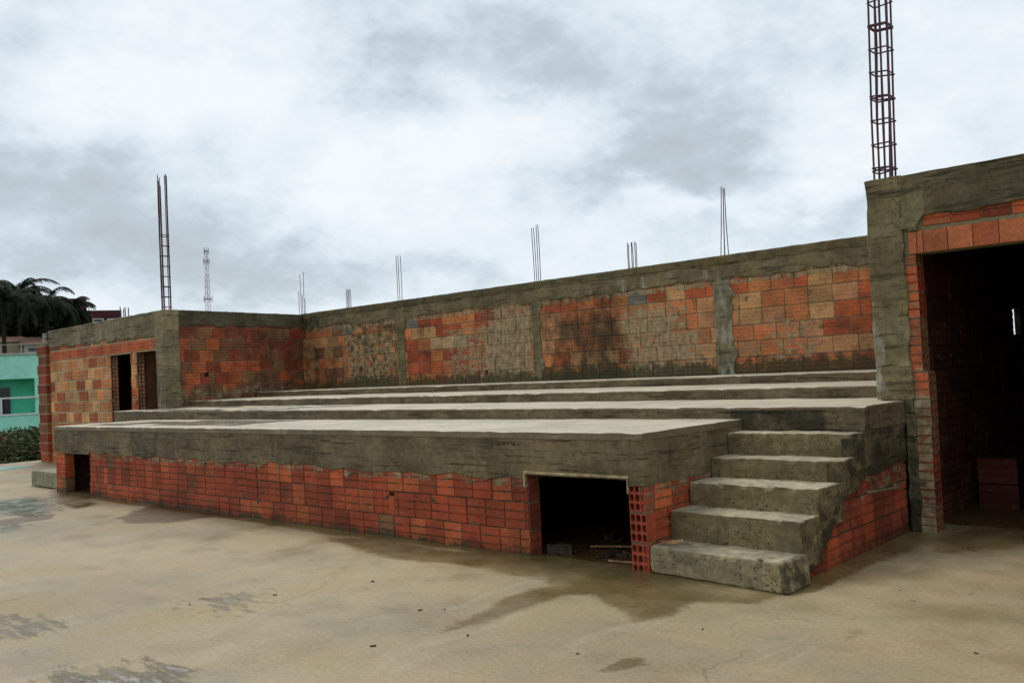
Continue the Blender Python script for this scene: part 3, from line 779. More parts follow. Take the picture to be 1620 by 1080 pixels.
for xa, xb, ef in ((-14.24, -14.02, .12), (-10.50, -10.32, .26), (-6.82, -6.54, .42)):
    mb = MB()
    def wp(q, p, xb=xb):
        q = q.copy()
        if p[0] > xb - .06: q[0] += .10 * max(0, fbm((p[2], xb, 0), 5.5, 4) + .12) * 1.8
        elif p[0] < xb - .18: q[0] += .02 * fbm((p[2], xb, 3), 5, 3)
        return q
    rbox(mb, (xa, WY - .022, 1.40), (xb, WY + .05, 2.9), (.04, .05, .05), .006, .008, c=(.20, .170, .09) if xa > -8 else (.15, .122, .055), warp=wp,
         aux=lambda p, ef=ef: (.1, .10 + .5 * max(0, (1.65 - p[2]) / .2), ef), faces='xXyz')
    build('pillar', mb, M_CONC, back)

# ------------------------------------------------------------------ left building
LBY = 8.38
lb_ = thing('brick_building', 'unfinished orange brick building with two empty doorways at the left end of the terrace', 'building', (-20, 8.6, 0))
D1 = (-19.50, -18.52, -.1, 2.42); D2 = (-18.24, -17.34, -.1, 2.42)
def aux_l(u, v): return (.16 + .15 * (v < 1.6), .03, .0)
def pal_left(u, v, r):
    if 2.42 < v < 2.66: return pick(r, [(1, (.46, .11, .038))])
    if v > 2.66: return pick(r, [(3, BRN), (3, TAN), (2, CLAY)])
    return pick(r, [(5, (.52, .205, .075)), (4, (.56, .30, .135)), (1.5, CLAY)])
mb = MB()
core(mb, (0, LBY, 0), EX, -EY, -22.9, -17.3, 0, 2.85, .16, [D1, D2], (.44, .35, .20), aux_l)
brickwork(mb, (0, LBY, 0), EX, EZ, -EY, -22.9, -17.3, -.03, 2.84, .44, .245, .034, [D1, D2], pal_left, aux_l, 31, 3, wild=.2, dep=.002)
build('brickwork', mb, M_BRICK, lb_)
SO = X3(-17.0, LBY, 0); SE = X3(-17.62, WY, 0); SU = SE - SO; SLEN = np.linalg.norm(SU); SU /= SLEN; SN = np.cross(SU, EZ)
def aux_sw(u, v): return (.22 + .3 * (v < 1.6), .30 + .14 * (u > 2.2) + .3 * max(0, (1.65 - v) / .3), .1)
def pal_sw(u, v, r): return pick(r, [(6, DRED), (5, BRN), (1.6, CLAY), (1.0, (.24, .12, .05))])  # shaded side wall: shade painted in by darker bricks and stain
SH = ((.92, 1.05, 1.83, 1.93),)
mb = MB()
core(mb, SO, SU, SN, .1, SLEN, .5, 2.95, .16, [], (.15, .12, .07), aux_sw, SH)
brickwork(mb, SO, SU, EZ, SN, .1, SLEN, 1.21, 2.93, .36, .236, .014, list(SH), pal_sw, aux_sw, 37, 4, wild=.1)
build('side_brickwork', mb, M_BRICK, lb_)
mb = MB()
rbox(mb, (-22.93, LBY - .02, 2.76), (-17.2, LBY + .2, 3.17), (.09, .06, .05), .012, .014, c=(.20, .16, .085), jag=.05, aux=lambda p: (.1, .05 + .2 * (p[2] > 3.08), .05),
     faces='xXyYzZ', warp=lambda q, p: q + X3(0, 0, (.03 * (p[0] + 22.9) / 5.6 if p[2] > 3 else -.06 * (p[0] + 22.9) / 5.6)))
build('top_beam', mb, M_CONC, lb_)
mb = MB()
def wsb(q, p):
    return SO + SU * q[0] + SN * q[1] + EZ * q[2]
rbox(mb, (.1, -.17, 2.90), (SLEN + .02, .022, 3.205), (.09, .06, .05), .010, .014, c=(.075, .062, .03), jag=.03, aux=lambda p: (.15, .32, 0), faces='xXyYzZ', warp=wsb)  # darker than the front beam: the side's shade is in the colour
build('side_beam', mb, M_CONC, lb_)
mb = MB()
rbox(mb, (-17.31, LBY - .035, 1.1), (-16.96, LBY + .30, 3.20), (.05, .05, .06), .010, .016, c=(.20, .165, .088), aux=lambda p: (.1, .08, .25 if p[0] < -17.1 else 0), faces='xXyYZ')
build('corner_column', mb, M_CONC, lb_)
mb = MB()
hole_stack(mb, (-19.49, LBY + .01, 0), EY, EX, .15, 0, 2.4, .245, 2, 3, pal_dark, 9)
build('door_jamb', mb, M_BRICK, lb_); mb = MB()
hole_stack(mb, (-18.23, LBY + .01, 0), EY, EX, .15, 0, 2.4, .245, 2, 3, pal_dark, 10)
build('door_jamb', mb, M_BRICK, lb_)
mb = MB()
rbox(mb, (-19.62, LBY - .028, 2.405), (-18.45, LBY + .10, 2.43), (.1, .05, .03), .004, .003); rbox(mb, (-18.3, LBY - .028, 2.41), (-17.32, LBY + .10, 2.432), (.1, .05, .03), .004, .003)
build('door_lintel', mb, M_WOOD, lb_)
mb = MB()
mb.add([(x, y, z) for z in (2.86, 3.0) for x, y in ((-22.8, LBY + .2), (-17.13, LBY + .2), (-17.75, 12.1), (-22.8, 12.1))], [(3, 2, 1, 0), (4, 5, 6, 7), (0, 1, 5, 4), (1, 2, 6, 5), (2, 3, 7, 6), (3, 0, 4, 7)], (.12, .11, .08)); mb.box((-22.9, LBY + .17, 0), (-22.75, 12.1, 2.86), DRED)
mb.box((-22.75, 12.0, 0), (-17.65, 12.14, 2.86), DRED); mb.box((-18.42, LBY + .17, 0), (-18.30, 11.9, 2.86), BRN)
build('inner_wall', mb, M_BRICK, lb_)
# toothed stub at the far left end, its shade put into darker bricks
mb = MB()
r = random.Random(5); z = 0.0; k = 0
while z < 2.8:
    e = -23.50 + (.0 if k % 2 else .07) + r.uniform(-.02, .02)
    one_brick(mb, X3(0, 8.30, 0), EX, EZ, -EY, e, -22.93, z, z + .215, 0, 3, pick(r, [(3, DRED), (2, RED), (1, BRN)]), lambda u, v: (.05, .25, 0), r, solid=.16)
    mb.box((e + .01, 8.305, z + .215), (-22.93, 8.45, z + .236), (.34, .27, .16))
    z += .236; k += 1
build('toothed_stub', mb, M_BRICK, lb_)
mb = MB(); rbox(mb, (-23.05, 8.28, 2.85), (-22.97, 8.36, 3.12), .05, .006, .006, c=(.42, .40, .34)); build('pipe_stub', mb, M_CONC, lb_)

# ------------------------------------------------------------------ right building
RY = 8.38
rb_ = thing('brick_building', 'unfinished brick building with a wide dark doorway and concrete corner column at the right', 'building', (-1.5, 8.6, 0))
mb = MB()
rbox(mb, (-3.10, RY - .03, 1.19), (-2.78, RY + .28, 3.225), (.035, .06, .05), .010, .012, c=(.18, .142, .068), freq=4,
     warp=lambda q, p: q + X3((.025 * fbm((p[2], 4, 0), 3.5, 4) if p[0] < -3.0 else .05 * fbm((p[2], 9, 0), 4, 4)), 0, 0),
     aux=lambda p: (.20 + .35 * (p[0] > -2.85) + .3 * (1.9 < p[2] < 2.15) * (p[0] > -2.9), .02 + .2 * (p[2] > 2.75), (.5 if p[0] < -2.99 and p[2] < 2.1 else .06)), faces='xXyYZ')
build('corner_column', mb, M_CONC, rb_)
mb = MB()
rbox(mb, (-2.872, RY - .02, 0), (-2.775, RY + .2, 1.20), (.03, .06, .04), .020, .014, c=(.10, .086, .043), freq=6, aux=lambda p: (.35, .35 + .5 * max(0, (.85 - p[2]) / .85), .0), faces='xXyY')  # shade beside the stairs painted in by darker tone and stain
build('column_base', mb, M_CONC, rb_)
mb = MB()
rbox(mb, (-2.80, RY - .025, 2.825), (2.5, RY + .24, 3.22), (.06, .06, .04), .008, .012, c=(.118, .090, .042), jag=.035,
     aux=lambda p: (.12, .24 + .1 * (p[2] > 3.1), 0), faces='xXyYzZ')
build('top_beam', mb, M_CONC, rb_)
mb = MB()
rbox(mb, (-2.79, RY - .036, 2.71), (-2.58, RY + .02, 3.06), (.025, .03, .03), .012, .010, c=(.15, .13, .063), jag=.05, freq=8, aux=lambda p: (.2, .1, .15), faces='xXyzZ',
     warp=lambda q, p: q + X3(.03 * fbm((p[2], 2, 0), 6) - .10 * max(0, (2.86 - p[2]) / .15) * (p[0] > -2.65), 0, 0))
build('plaster_patch', mb, M_CONC, rb_)
def aux_r(u, v): return (.18, .05 + .25 * (v < 1.2), .05)
mb = MB()
core(mb, (0, RY, 0), EX, -EY, -2.79, 2.4, 2.50, 2.86, .20, [], (.22, .19, .10), aux_r)
u = -2.745; r = random.Random(2)
for w in (.075, .055, .205, .205, .205, .205, .205, .205, .205, .205, .205, .205, .205, .205):
    one_brick(mb, X3(0, RY, 0), EX, EZ, -EY, u + .004, u + w - .004, 2.502, 2.70, .006, 1, pick(r, [(1, (.50, .125, .045)), (1, (.44, .13, .05))]), lambda a, b_: (0, 0, 0), r, solid=.15)
    u += w
brickwork(mb, (0, RY, 0), EX, EZ, -EY, -2.63, 2.3, 2.728, 2.86, .24, .15, .014, [], lambda u, v, r: pick(r, [(1, CLAY), (1, DRED), (1, RED)]), aux_r, 6, 2, dep=.002)
build('door_lintel', mb, M_BRICK, rb_)
mb = MB()      # narrow brick jamb strip at the left of the doorway
r = random.Random(8); z = -.02; k = 0
while z < 2.48:
    zt = min(z + .242, 2.492)
    wob = r.uniform(-.008, .012) + (.03 * (z < 1.2))
    cc = pick(r, [(3, (.45, .115, .042)), (1, (.30, .07, .03))]) if z > 1.1 else pick(r, [(3, DRED), (2, BRN), (2, (.30, .14, .06))])
    one_brick(mb, X3(0, RY, 0), EX, EZ, -EY, -2.785, -2.685 + wob, z + .008, zt - .008, .0, 3, cc, lambda u, v: (.3 + .3 * (v < 1.2), .05 + .3 * (v < .8), .1), r, solid=.002)
    hole_brick(mb, X3(-2.685 + wob, RY + .004, z + .008), EY, EZ, EX, .19, zt - z - .016, 2, 3, pick(r, [(1, DRED), (1, BRN)]), .06)
    mb.box((-2.78, RY + .006, zt - .010), (-2.69 + wob, RY + .19, zt + .010), (.20, .17, .10) if z < 1 else (.16, .12, .07))
    z += .242
build('door_jamb', mb, M_BRICK, rb_); mb = MB()
core(mb, (0, RY, 0), EX, -EY, -1.70, 2.4, 0, 2.50, .2, [], (.16, .14, .08), aux_r)  # unseen wall right of the doorway, brought close to keep the room dark
brickwork(mb, (0, RY, 0), EX, EZ, -EY, -1.70, 2.4, -.02, 2.49, .25, .242, .014, [], pal_front, aux_r, 61, 3)
build('front_wall', mb, M_BRICK, rb_)
mb = MB()      # room behind the doorway, its darkness partly painted into the brick colours
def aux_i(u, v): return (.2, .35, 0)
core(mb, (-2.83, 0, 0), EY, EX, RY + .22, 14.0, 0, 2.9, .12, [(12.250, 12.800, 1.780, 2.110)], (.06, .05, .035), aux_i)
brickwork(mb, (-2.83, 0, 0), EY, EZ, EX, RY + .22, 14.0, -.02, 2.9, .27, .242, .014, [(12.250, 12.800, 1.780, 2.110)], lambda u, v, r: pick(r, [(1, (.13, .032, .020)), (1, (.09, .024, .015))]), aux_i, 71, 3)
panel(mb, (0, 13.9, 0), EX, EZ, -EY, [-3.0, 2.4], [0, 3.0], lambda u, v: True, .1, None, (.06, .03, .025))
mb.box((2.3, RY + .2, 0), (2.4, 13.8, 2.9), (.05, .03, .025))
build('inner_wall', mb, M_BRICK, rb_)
mb = MB(); mb.box((-3.0, RY + .24, 2.90), (2.4, 14.0, 3.05), (.08, .075, .05)); build('roof_slab', mb, M_CONC, rb_)
mb = MB()      # left flank of the right building, closing the tiers
core(mb, (-3.09, 0, 0), EY, -EX, RY + .28, 12.05, .5, 3.2, .14, [], (.16, .14, .08), aux_r)
brickwork(mb, (-3.09, 0, 0), EY, EZ, -EX, RY + .28, 12.02, 1.22, 2.85, .25, .242, .014, [], pal_front, aux_r, 65, 3)
build('flank_wall', mb, M_BRICK, rb_)

# brick heap inside the dark room
q = onz(1578, 806)
bp = thing('brick_stack', 'low stack of red hollow bricks inside the dark room at the right', 'brick stack', (q[0], q[1], 0))
mb = MB(); r = random.Random(4)
for k in range(2):
    for j in range(1):
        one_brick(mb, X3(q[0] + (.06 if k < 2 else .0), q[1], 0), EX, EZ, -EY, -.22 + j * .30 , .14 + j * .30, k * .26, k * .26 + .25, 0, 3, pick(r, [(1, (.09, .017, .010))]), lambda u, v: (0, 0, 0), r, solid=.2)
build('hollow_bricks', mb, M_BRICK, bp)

# ------------------------------------------------------------------ block beside the terrace's left end
q0 = ony(52, 768, 6.02)[0]
mb = MB(); rbox(mb, (q0, 6.0, 0), (-15.87, 6.6, .27), .05, .012, .015, c=(.26, .24, .15), aux=(.3, .1, .1))
o = build('concrete_block', mb, M_STEP, org=(q0 + .4, 6.1, 0)); props(o, 'low raw concrete block on the ground against the left end of the terrace', 'concrete block')

# ------------------------------------------------------------------ rebar
GB = 'bundles of bare steel bars rising out of the wall tops'
def rebar(label, X, Y, z0, bars, group=GB, rad=.0065):
    t = thing('rebar_bundle', label, 'steel bars', (X, Y, z0), group)
    for (dx, dy, h, lx, ly) in bars:
        mb = MB(); mb.tube([(X + dx, Y + dy, z0 - .08), (X + dx + lx * .5 + rng.uniform(-.009, .009), Y + dy + ly * .5, z0 + h * .5), (X + dx + lx + rng.uniform(-.008, .008), Y + dy + ly, z0 + h * rng.uniform(.97, 1.03))], rad, 6)
        build('bar', mb, M_BAR, t)
Yb = WY + .09
def xs(px, py): return ony(px, py, Yb)[0]
rebar('short and uneven steel bars standing where the brick side wall meets the long back wall', xs(480, 495), Yb, 3.2,
      [(-.07, 0, .96, -.01, 0), (-.03, .05, 1.03, .02, 0), (-.06, -.06, .58, -.01, 0), (.0, .06, .40, 0, 0), (.03, -.03, .50, -.02, 0)])
rebar('five stubby steel bars, the first bundle right of the inner corner', xs(552, 486), Yb, 3.2, [(-.075 + .038 * k, .0, .43 + .012 * (k % 2), 0, 0) for k in range(5)])
rebar('three tall slim steel bars above the leftmost pillar of the back wall', xs(633, 472), Yb, 3.2, [(-.07, 0, .97, 0, 0), (-.005, .0, 1.0, 0, 0), (.065, 0, .97, 0, 0)])
rebar('four tall evenly spaced steel bars above the middle pillar of the back wall', xs(851, 440), Yb, 3.2, [(-.075 + .046 * k, .0, 1.02, -.02 if k < 2 else 0, 0) for k in range(4)])
rebar('six short steel bars, the bundle between the middle pillar and the pale pillar', xs(1001, 418), Yb, 3.2, [(-.09 + .035 * k, .01 * (-1) ** k, .46 - .02 * (k % 2), 0, 0) for k in range(6)])
rebar('four steel bars pinched together at their tips above the pale pillar', xs(1148, 400), Yb, 3.2, [(-.09, 0, 1.06, .085, 0), (-.045, .04, 1.03, .055, -.04), (.0, -.03, 1.0, .02, .03), (.05, 0, 1.06, -.01, 0)])
rebar('two pairs of tiny steel stubs on top of the left building', ony(195, 500, 8.5)[0], 8.5, 3.14, [(-.13, 0, .30, 0, 0), (-.08, .05, .26, 0, 0), (.10, 0, .28, 0, 0), (.14, .05, .26, 0, 0)], rad=.012)

def cage(label, cx, cy, z0, zt, w, d, bars, rings, lean=(0, 0), rad=.008, loose=0, group='long tied reinforcement cages'):
    t = thing('rebar_cage', label, 'steel cage', (cx, cy, z0), group)
    for (bx, by, tz) in bars:
        pts = []
        for k in range(5):
            f = k / 4; z = z0 - .08 + (tz - z0 + .08) * f
            pts.append((cx + bx * w / 2 + lean[0] * f + rng.uniform(-.009, .009), cy + by * d / 2 + lean[1] * f, z))
        mb = MB(); mb.tube(pts, rad, 6); build('bar', mb, M_BAR, t)
    for z in rings:
        f = (z - z0) / (zt - z0); ox, oy = lean[0] * f, lean[1] * f; e = 1.12; j = rng.uniform(-.012, .012)
        c4 = [(cx + ox + a * w / 2 * e, cy + oy + b_ * d / 2 * e, z + j * a) for a, b_ in ((-1, -1), (1, -1), (1, 1), (-1, 1), (-1, -1))]
        mb = MB(); mb.tube(c4, rad * .85, 5); build('stirrup', mb, M_BAR, t)
cage('tall purple brown reinforcement cage on the left building corner, loose at the top', -17.10, 8.50, 3.19, 5.92, .085, .15,
     [(-1, -1, 5.92), (1, -1, 5.85), (1, 1, 5.9), (-1, 1, 5.93), (-.3, -1, 5.8), (.3, 1, 5.95), (.35, -.6, 5.7)], [3.26 + .205 * k for k in range(8)], (.03, -.02), .010)
cage('dense reinforcement cage on the right building column, running out of the top of the picture', -2.955, 8.50, 3.22, 5.9, .15, .15,
     [(-1, -1, 5.9), (1, -1, 5.9), (1, 1, 5.9), (-1, 1, 5.9), (-.33, -1, 5.9), (.33, -1, 5.9), (-.4, 1, 5.9), (.4, 1, 5.9)], [3.34 + .222 * k for k in range(12)] + [3.325 + .222 * k for k in range(0, 12, 3)], (.09, -.02), .0095)

# ------------------------------------------------------------------ small scraps
def scrap(label, p, L_, W_, H_, rz, mat=M_SCRAP, tilt_=0., group=None, name='wood_scrap', cat='wood scrap', seed=1):
    r = random.Random(seed); mb = MB(); n = 7; vs = []
    for i in range(n):
        t = i / (n - 1); x = (t - .5) * L_; wv = W_ * (.35 + .65 * math.sin(math.pi * min(1, t * 1.15 + .05)) ** .5) * r.uniform(.8, 1.1) * .5
        hh = H_ * r.uniform(.8, 1.1); bend = .06 * L_ * math.sin(t * 3 + seed)
        vs += [(x, -wv + bend, 0), (x, wv + bend, 0), (x, wv * .8 + bend, hh), (x, -wv * .85 + bend, hh)]
    fs = [(0, 1, 2, 3), tuple((n - 1) * 4 + k for k in (3, 2, 1, 0))]
    for i in range(n - 1):
        for k in range(4):
            fs.append((i * 4 + k, (i + 1) * 4 + k, (i + 1) * 4 + (k + 1) % 4, i * 4 + (k + 1) % 4))
    mb.add(vs, fs)
    o = build(name, mb, mat, org=(0, 0, 0)); o.location = p; o.rotation_euler = (0, tilt_, rz)
    return props(o, label, cat, group)
scrap('splintered orange brown piece of wood on the left end of the lowest step', (-3.86, 5.96, .222), .17, .055, .022, R_(35), seed=3, tilt_=-.08)
GS = 'wood offcuts lying in the hatch'
SP = [(-4.36, 6.02, .30, .022, 20, 'pale stick nearest the block post in the hatch'), (-4.46, 6.30, .36, .016, -15, 'thin pale stick lying crosswise in the hatch'),
      (-4.62, 6.16, .26, .030, 60, 'short flat offcut pointing out of the hatch'), (-4.80, 6.42, .40, .018, 5, 'long thin stick deeper in the dark hatch'),
      (-4.98, 6.10, .24, .035, -35, 'brown offcut near the left jamb of the hatch')]
for i, (x, y, l_, w_, a, lab) in enumerate(SP):
    scrap(lab, (x, y, .006 + .004 * i), l_, w_, .014, R_(a), M_SCRAP if i in (0, 1, 3) else M_DARKW, R_(-3 * (i % 2)), GS, seed=i + 2)
for i in range(14):
    r = random.Random(300 + i); x, y = r.uniform(-5.12, -4.25), r.uniform(5.98, 6.8)
    scrap('dark crumb of rubble lying among the offcuts in the hatch', (x, y, .002), r.uniform(.06, .2), r.uniform(.03, .08), r.uniform(.012, .05), r.uniform(0, 3), M_DARKW, 0, 'rubble crumbs in the hatch', 'rubble_crumb', 'rubble', 40 + i)
o = scrap('dark soaked lump of wood against the left jamb of the hatch', (-5.06, 6.03, .0), .22, .12, .09, R_(20), M_DARKW, 0, None, 'wood_lump', 'wood lump', 12)
CH = [(590, 920, .035, M_CHIPD, 'small dark leaf scrap on the yard in front of the brick base'), (665, 965, .03, M_CHIPD, 'dark crumb on the yard below the damp tongue'),
      (703, 964, .022, M_CHIPD, 'tiny dark crumb beside the damp tongue on the yard'), (590, 1022, .035, M_CHIPD, 'dark flat chip near the bottom of the picture'),
      (740, 1005, .028, M_CHIPD, 'dark chip on the yard under the tip of the damp tongue'), (914, 1034, .02, M_CHIPD, 'tiny dark chip left of the grey damp patch'),
      (1424, 933, .030, M_STONE, 'small pale stone chip on the yard right of the stairs'), (1445, 950, .034, M_STONE, 'pale flat stone chip nearest the camera right of the stairs'),
      (1536, 939, .026, M_STONE, 'pale stone chip beside the rust spot on the yard'), (300, 956, .022, M_CHIPD, 'dark crumb at the edge of the bluish damp patch'),
      (435, 941, .028, M_CHIPD, 'dark crumb right of the bluish damp patch'), (1112, 995, .02, M_CHIPD, 'tiny dark crumb below the lowest step'), (1544, 1033, .022, M_CHIPD, 'tiny dark crumb low at the right of the yard')]
for i, (px, py, sz, mt, lab) in enumerate(CH):
    p = onz(px, py); scrap(lab, (p[0], p[1], .001), sz * 1.1, sz * .6, sz * .2, i * 1.3, mt, 0, 'small chips and crumbs strewn on the yard', 'stone_chip' if mt is M_STONE else 'debris_chip', 'chip', i + 20)

# ------------------------------------------------------------------ background, left
def frame(px, py, D):
    p = far(px, py, D); d = X3(p[0], p[1], 0); d /= np.linalg.norm(d)
    return p, X3(d[1], -d[0], 0), d       # point, rightwards, away
def obox(mb, P, Rv, Av, a, b, z0, z1, d0, d1, c=(1, 1, 1)): mb.box((a, d0, z0), (b, d1, z1), c, axes=(Rv, Av, EZ), org=(P[0], P[1], 0))
def zat(px, py, D): return far(px, py, D)[2]
D = 55.; P, Rv, Av = frame(68, 620, D); k = D / 1405.
gh = thing('green_house', 'bright aqua green house with a recessed balcony and white railing at the left edge', 'house', (P[0], P[1], -.35))
zt, zr, zf, zb = zat(30, 561, D), zat(30, 599, D), zat(30, 657, D), -.35
m1 = MB(); obox(m1, P, Rv, Av, -7, 0, zr, zt, 0, 6); obox(m1, P, Rv, Av, -7, 0, zb, zf, 0, 6); obox(m1, P, Rv, Av, -10 * k, 0, zf, zr, 0, 6)
build('wall', m1, M_GREEN, gh)
m1 = MB(); obox(m1, P, Rv, Av, -7, -10 * k, zf, zr, 1.3, 1.5); build('recess_wall', m1, M_GREEND, gh)
m1 = MB(); obox(m1, P, Rv, Av, -110 * k, -41 * k, zf, zat(20, 612, D), 1.22, 1.29); build('glazed_door', m1, M_GLASS, gh)
m1 = MB()
for z in (zf + .02, zat(30, 630, D)): obox(m1, P, Rv, Av, -7, -6 * k, z, z + .09, -.06, .02)
for u in (-51, -100, -150): obox(m1, P, Rv, Av, u * k - .05, u * k + .05, zf + .02, zat(30, 630, D), -.05, .01)
build('railing', m1, M_WHITE, gh)
m1 = MB(); obox(m1, P, Rv, Av, -7.05, .06, zt, zt + .10, -.08, 6.05); build('coping', m1, M_GREYW, gh)
m1 = MB()
for u in np.arange(-4, 0, 1.0): obox(m1, P, Rv, Av, u, u + .04, zt + .1, zt + .62, .2, .24)
obox(m1, P, Rv, Av, -4.5, 0.3, zt + .55, zt + .58, .2, .23); build('roof_rail', m1, M_GREYW, gh)

def house(px0, px1, ytop, ybot, D, wall, roofm, label, roofh=14, name='house', wins=()):
    P, Rv, Av = frame(px0, (ytop + ybot) / 2, D); k = D / 1405.; w = (px1 - px0) * k
    z0, z1 = -.35, zat((px0 + px1) / 2, ytop, D)
    t = thing(name, label, 'house', (P[0], P[1], -.35))
    m1 = MB(); obox(m1, P, Rv, Av, 0, w, z0, z1, 0, 8); build('wall', m1, wall, t)
    if roofm is not None:
        h = roofh * k; m1 = MB(); o = X3(P[0], P[1], 0)
        pts = [o + Rv * a + Av * b_ + EZ * z for a, b_, z in ((-.4, -.4, z1), (w + .4, -.4, z1), (w + .4, 8.4, z1), (-.4, 8.4, z1), (w * .2, 4, z1 + h), (w * .8, 4, z1 + h))]
        m1.add(pts, [(0, 1, 5, 4), (1, 2, 5), (2, 3, 4, 5), (3, 0, 4), (0, 3, 2, 1)]); build('roof', m1, roofm, t)
    for (a, b_, c_, d) in wins:
        za, zb_ = zat(a, d, D), zat(a, c_, D)
        m1 = MB(); obox(m1, P, Rv, Av, (a - px0) * k, (b_ - px0) * k, za, zb_, -.05, .06); f = build('window', m1, M_WHITE, t)
        m1 = MB(); obox(m1, P, Rv, Av, (a - px0 + 1) * k, (b_ - px0 - 1) * k, za + k, zb_ - k, -.08, -.052); build('pane', m1, M_GLASS, f)
    return t
house(-30, 34, 541, 565, 72, M_BEIGE, M_TILE, 'beige house with a brown tiled roof showing between the green house and the palms', 12)
house(38, 64, 544, 565, 70, M_GREYW, M_TILE, 'pale little house under a brown tiled roof just left of the brick stub', 14, wins=((42, 58, 549, 557),))
house(100, 176, 491, 540, 120, M_MAROON, None, 'dark maroon flat roofed building rising above the left building', name='maroon_building', wins=((126, 134, 504, 512), (138, 152, 504, 510), (157, 168, 504, 508)))
house(90, 128, 472, 520, 135, M_MAROON, None, 'dark block half hidden behind the palm fronds', name='dark_building')

def leaves(mb, cen, rad, n, size, cols, r, lump=None):
    lumps = [(Vector((r.gauss(0, .45), r.gauss(0, .45), r.gauss(0, .42))), r.uniform(.32, .6)) for _ in range(lump or 12)]
    for _ in range(n):
        lc, lr = r.choice(lumps)
        d = Vector((r.gauss(0, 1), r.gauss(0, 1), r.gauss(0, 1))).normalized() * lr * r.random() ** .4
        p = lc + d; p = Vector((cen[0] + p.x * rad[0], cen[1] + p.y * rad[1], cen[2] + p.z * rad[2]))
        a = Vector((r.gauss(0, 1), r.gauss(0, 1), r.gauss(0, .6))).normalized() * size * r.uniform(.6, 1.3)
        b_ = Vector((r.gauss(0, 1), r.gauss(0, 1), r.gauss(0, 1))).cross(a).normalized() * size * r.uniform(.25, .5)
        c_ = r.choice(cols); k = r.uniform(.7, 1.3)
        mb.add([p - a, p + b_, p + a, p - b_], [(0, 1, 2, 3)], tuple(x * k for x in c_))
DKG = [(.006, .012, .004), (.010, .018, .006), (.004, .008, .003), (.014, .024, .008)]
def palm(px, ytop, D, label, seed, n=15, fl=3.0):
    r = random.Random(seed); P = far(px, ytop, D); z = P[2]
    t = thing('palm_tree', label, 'palm', (P[0], P[1], -.35), 'dark palms beyond the green house')
    mb = MB(); mb.tube([(P[0] + .15 * math.sin(q_ * 2 + seed), P[1], -.35 + (z + .35) * q_) for q_ in (0, .25, .5, .75, 1)], [.22, .17, .15, .14, .17], 8); build('trunk', mb, M_TRUNK, t)
    mb = MB()
    for i in range(n):
        a = 2 * math.pi * i / n + r.uniform(-.2, .2); e = r.uniform(-.1, 1.35); L_ = fl * r.uniform(.8, 1.1)
        h = Vector((math.cos(a), math.sin(a), 0)); p = Vector((P[0], P[1], z)); ang = e; prev = None
        for s_ in range(15):
            dv = h * math.cos(ang) + Vector((0, 0, math.sin(ang))); q_ = p + dv * L_ / 15
            side = h.cross(Vector((0, 0, 1)))
            ll = .75 * math.sin(math.pi * (s_ + 1.5) / 17)
            for sg in (-1, 1):
                for m in range(4):
                    b0 = p.lerp(q_, m * .25); tip = b0 + side * sg * ll * .6 + dv * ll * .45 + Vector((0, 0, -ll * r.uniform(.25, .7)))
                    wv = dv * .045
                    cc = r.choice(DKG)
                    mb.add([b0 - wv, b0 + wv, tip], [(0, 1, 2)], cc)
            mb.add([p + side * .03, p - side * .03, q_ - side * .03, q_ + side * .03], [(0, 1, 2, 3)], DKG[0])
            p = q_; ang -= .115 + .05 * r.random()
    build('crown', mb, M_LEAF, t)
palm(4, 476, 70, 'dark palm at the left edge of the picture', 1, 22, 3.5)
palm(30, 466, 78, 'tallest dark palm with a ragged frond leaning right above the green house', 2, 22, 3.9)
palm(74, 476, 74, 'dark palm with feathery fronds in the middle of the group', 3, 22, 3.1)
palm(112, 490, 80, 'drooping dark palm nearest the maroon building', 4, 22, 2.6)
def tree(px, ytop, ybot, wpx, D, label, seed, cols=DKG, n=12000, group='dense dark trees between the palms'):
    r = random.Random(seed); k = D / 1405.; P = far(px, (ytop + ybot) / 2, D); hz = (ybot - ytop) * k / 2
    t = thing('broadleaf_tree', label, 'tree', (P[0], P[1], -.35), group)
    mb = MB(); mb.tube([(P[0], P[1], -.35), (P[0] + .1, P[1], P[2] * .5), (P[0], P[1], P[2])], [.28, .2, .1], 8)
    for i in range(5):
        a = i * 1.3; mb.tube([(P[0], P[1], P[2] - hz * .9), (P[0] + math.cos(a) * wpx * k * .3, P[1] + math.sin(a) * wpx * k * .3, P[2] + hz * .3)], [.1, .03], 5)
    build('trunk', mb, M_TRUNK, t)
    mb = MB(); leaves(mb, P, (wpx * k / 2, wpx * k / 2, hz), n, .20, cols, r, 40); build('crown', mb, M_LEAF, t)
tree(20, 486, 548, 60, 82, 'dark leafy tree filling the gap behind the leftmost palms', 5)
tree(58, 484, 552, 74, 86, 'dark leafy tree behind the middle palm', 6)
tree(98, 490, 548, 60, 84, 'dark leafy tree against the maroon building', 7)
tree(-25, 480, 550, 70, 90, 'dark leafy tree at the far left edge behind the palms', 8)
GSH = 'low leafy shrubs beside the yard'
SHC = [(.040, .062, .018), (.06, .082, .028), (.02, .036, .012), (.09, .095, .045), (.075, .10, .035)]
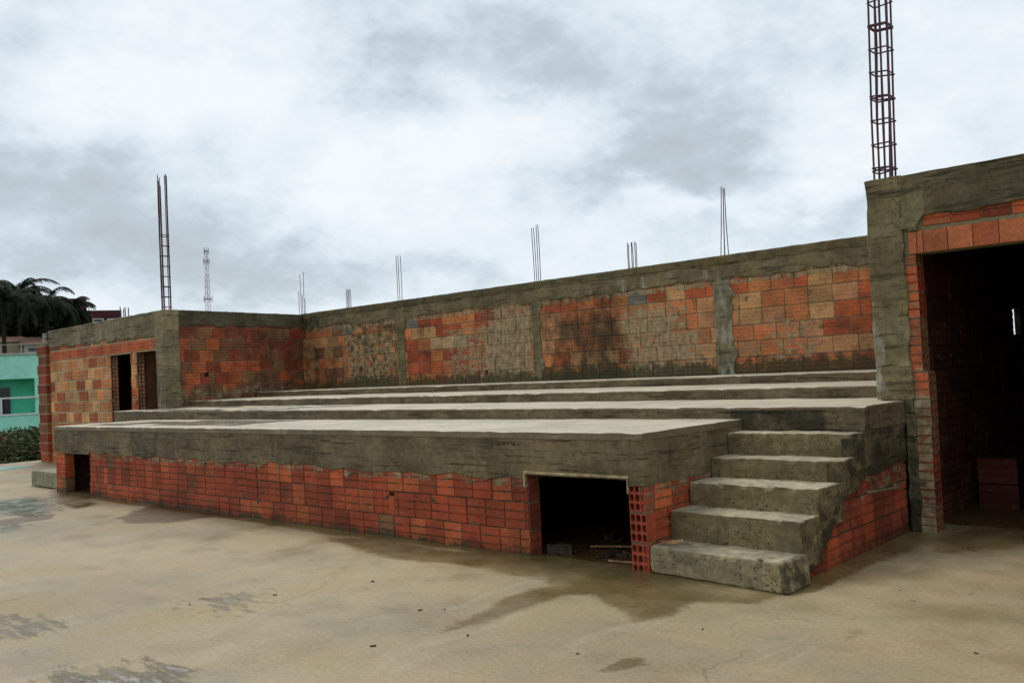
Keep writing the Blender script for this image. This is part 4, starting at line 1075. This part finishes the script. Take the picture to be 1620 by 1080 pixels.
for i, (px, pyt, D, rad, lab, red) in enumerate([(6, 690, 31, 1.1, 'leafy shrub with reddish tips at the left edge below the green house', 1), (34, 686, 33, 1.15, 'widest green shrub below the balcony of the green house', 0),
        (58, 684, 32, .85, 'green shrub just left of the toothed brick stub', 0), (18, 708, 27.5, .8, 'low shrub with red blooms next to the yard edge', 1), (46, 708, 27, .75, 'low dull green shrub beside the yard edge', 0),
        (-22, 695, 29, 1.1, 'shrub cut by the left edge of the picture', 0), (66, 712, 27, .5, 'smallest shrub beside the foot of the brick stub', 0)]):
    r = random.Random(50 + i); P = far(px, pyt + 22, D); z0 = -.35; zt = zat(px, pyt, D)
    t = thing('shrub', lab, 'shrub', (P[0], P[1], z0), GSH)
    mb = MB()
    for j in range(6):
        a = j * 1.05; mb.tube([(P[0], P[1], z0), (P[0] + math.cos(a) * rad * .5, P[1] + math.sin(a) * rad * .5, (z0 + zt) / 2 + .1)], [.02, .008], 5)
    build('stem', mb, M_TRUNK, t)
    mb = MB(); leaves(mb, ((P[0]), P[1], (z0 + zt) / 2), (rad, rad, (zt - z0) / 1.7), 1700, .075, SHC + ([(.16, .04, .025)] if red else []), r, 14); build('foliage', mb, M_LEAF, t)
# far hedge of ground cover behind the shrubs
mb = MB(); r = random.Random(99)
for _ in range(5200):
    px = r.uniform(-60, 90); D = r.uniform(26, 52); q_ = far(px, 640, D)
    leaves(mb, (q_[0], q_[1], -.2), (.25, .25, .25), 1, .11, SHC, r, 1)
o = build('undergrowth', mb, M_LEAF, org=(-34, 11, -.35)); props(o, 'low green undergrowth between the yard and the green house', 'undergrowth', None, 'stuff')

# ------------------------------------------------------------------ telecom tower
D = 170.; k = D / 1405.; P, Rv, Av = frame(329, 480, D); zt = zat(327, 396, D); O = X3(P[0], P[1], 0)
tw = thing('telecom_tower', 'slender red and white lattice telecom tower in the distance', 'tower', (P[0], P[1], -.35))
def lvl(z): w = .72 - .47 * max(0, min(1, (z + .35) / (zt + .35))); return [O + Rv * a * w + Av * b_ * w + EZ * z for a, b_ in ((-1, -.6), (1, -.6), (0, 1.1))]
zs = np.linspace(-.35, zt, 25)
for q_ in range(6):
    mb = MB()
    for i in range(q_ * 4, q_ * 4 + 4):
        A, B = lvl(zs[i]), lvl(zs[i + 1])
        for j in range(3):
            mb.tube([A[j], B[j]], .045, 4); mb.tube([A[j], B[(j + 1) % 3]], .022, 4); mb.tube([B[j], B[(j + 1) % 3]], .022, 4)
    build('lattice_section', mb, M_TOWW if q_ % 2 else M_TOWR, tw)
for z, n, w in ((zt - .1, 5, .42), (zt - 2.0, 6, .5), (zat(329, 473, D), 5, .75)):
    for j in range(n):
        a = 2 * math.pi * j / n; c_ = O + Rv * math.cos(a) * w + Av * math.sin(a) * w
        mb = MB(); mb.tube([c_ + EZ * (z - .55), c_ + EZ * (z + .55)], .07, 6); build('antenna', mb, M_TOWR if j % 2 else M_TOWW, tw)
    mb = MB(); mb.tube([O + Rv * math.cos(a) * w * .9 + Av * math.sin(a) * w * .9 + EZ * z for a in np.linspace(0, 6.283, 9)], .06, 5); build('platform_ring', mb, M_TOWR, tw)
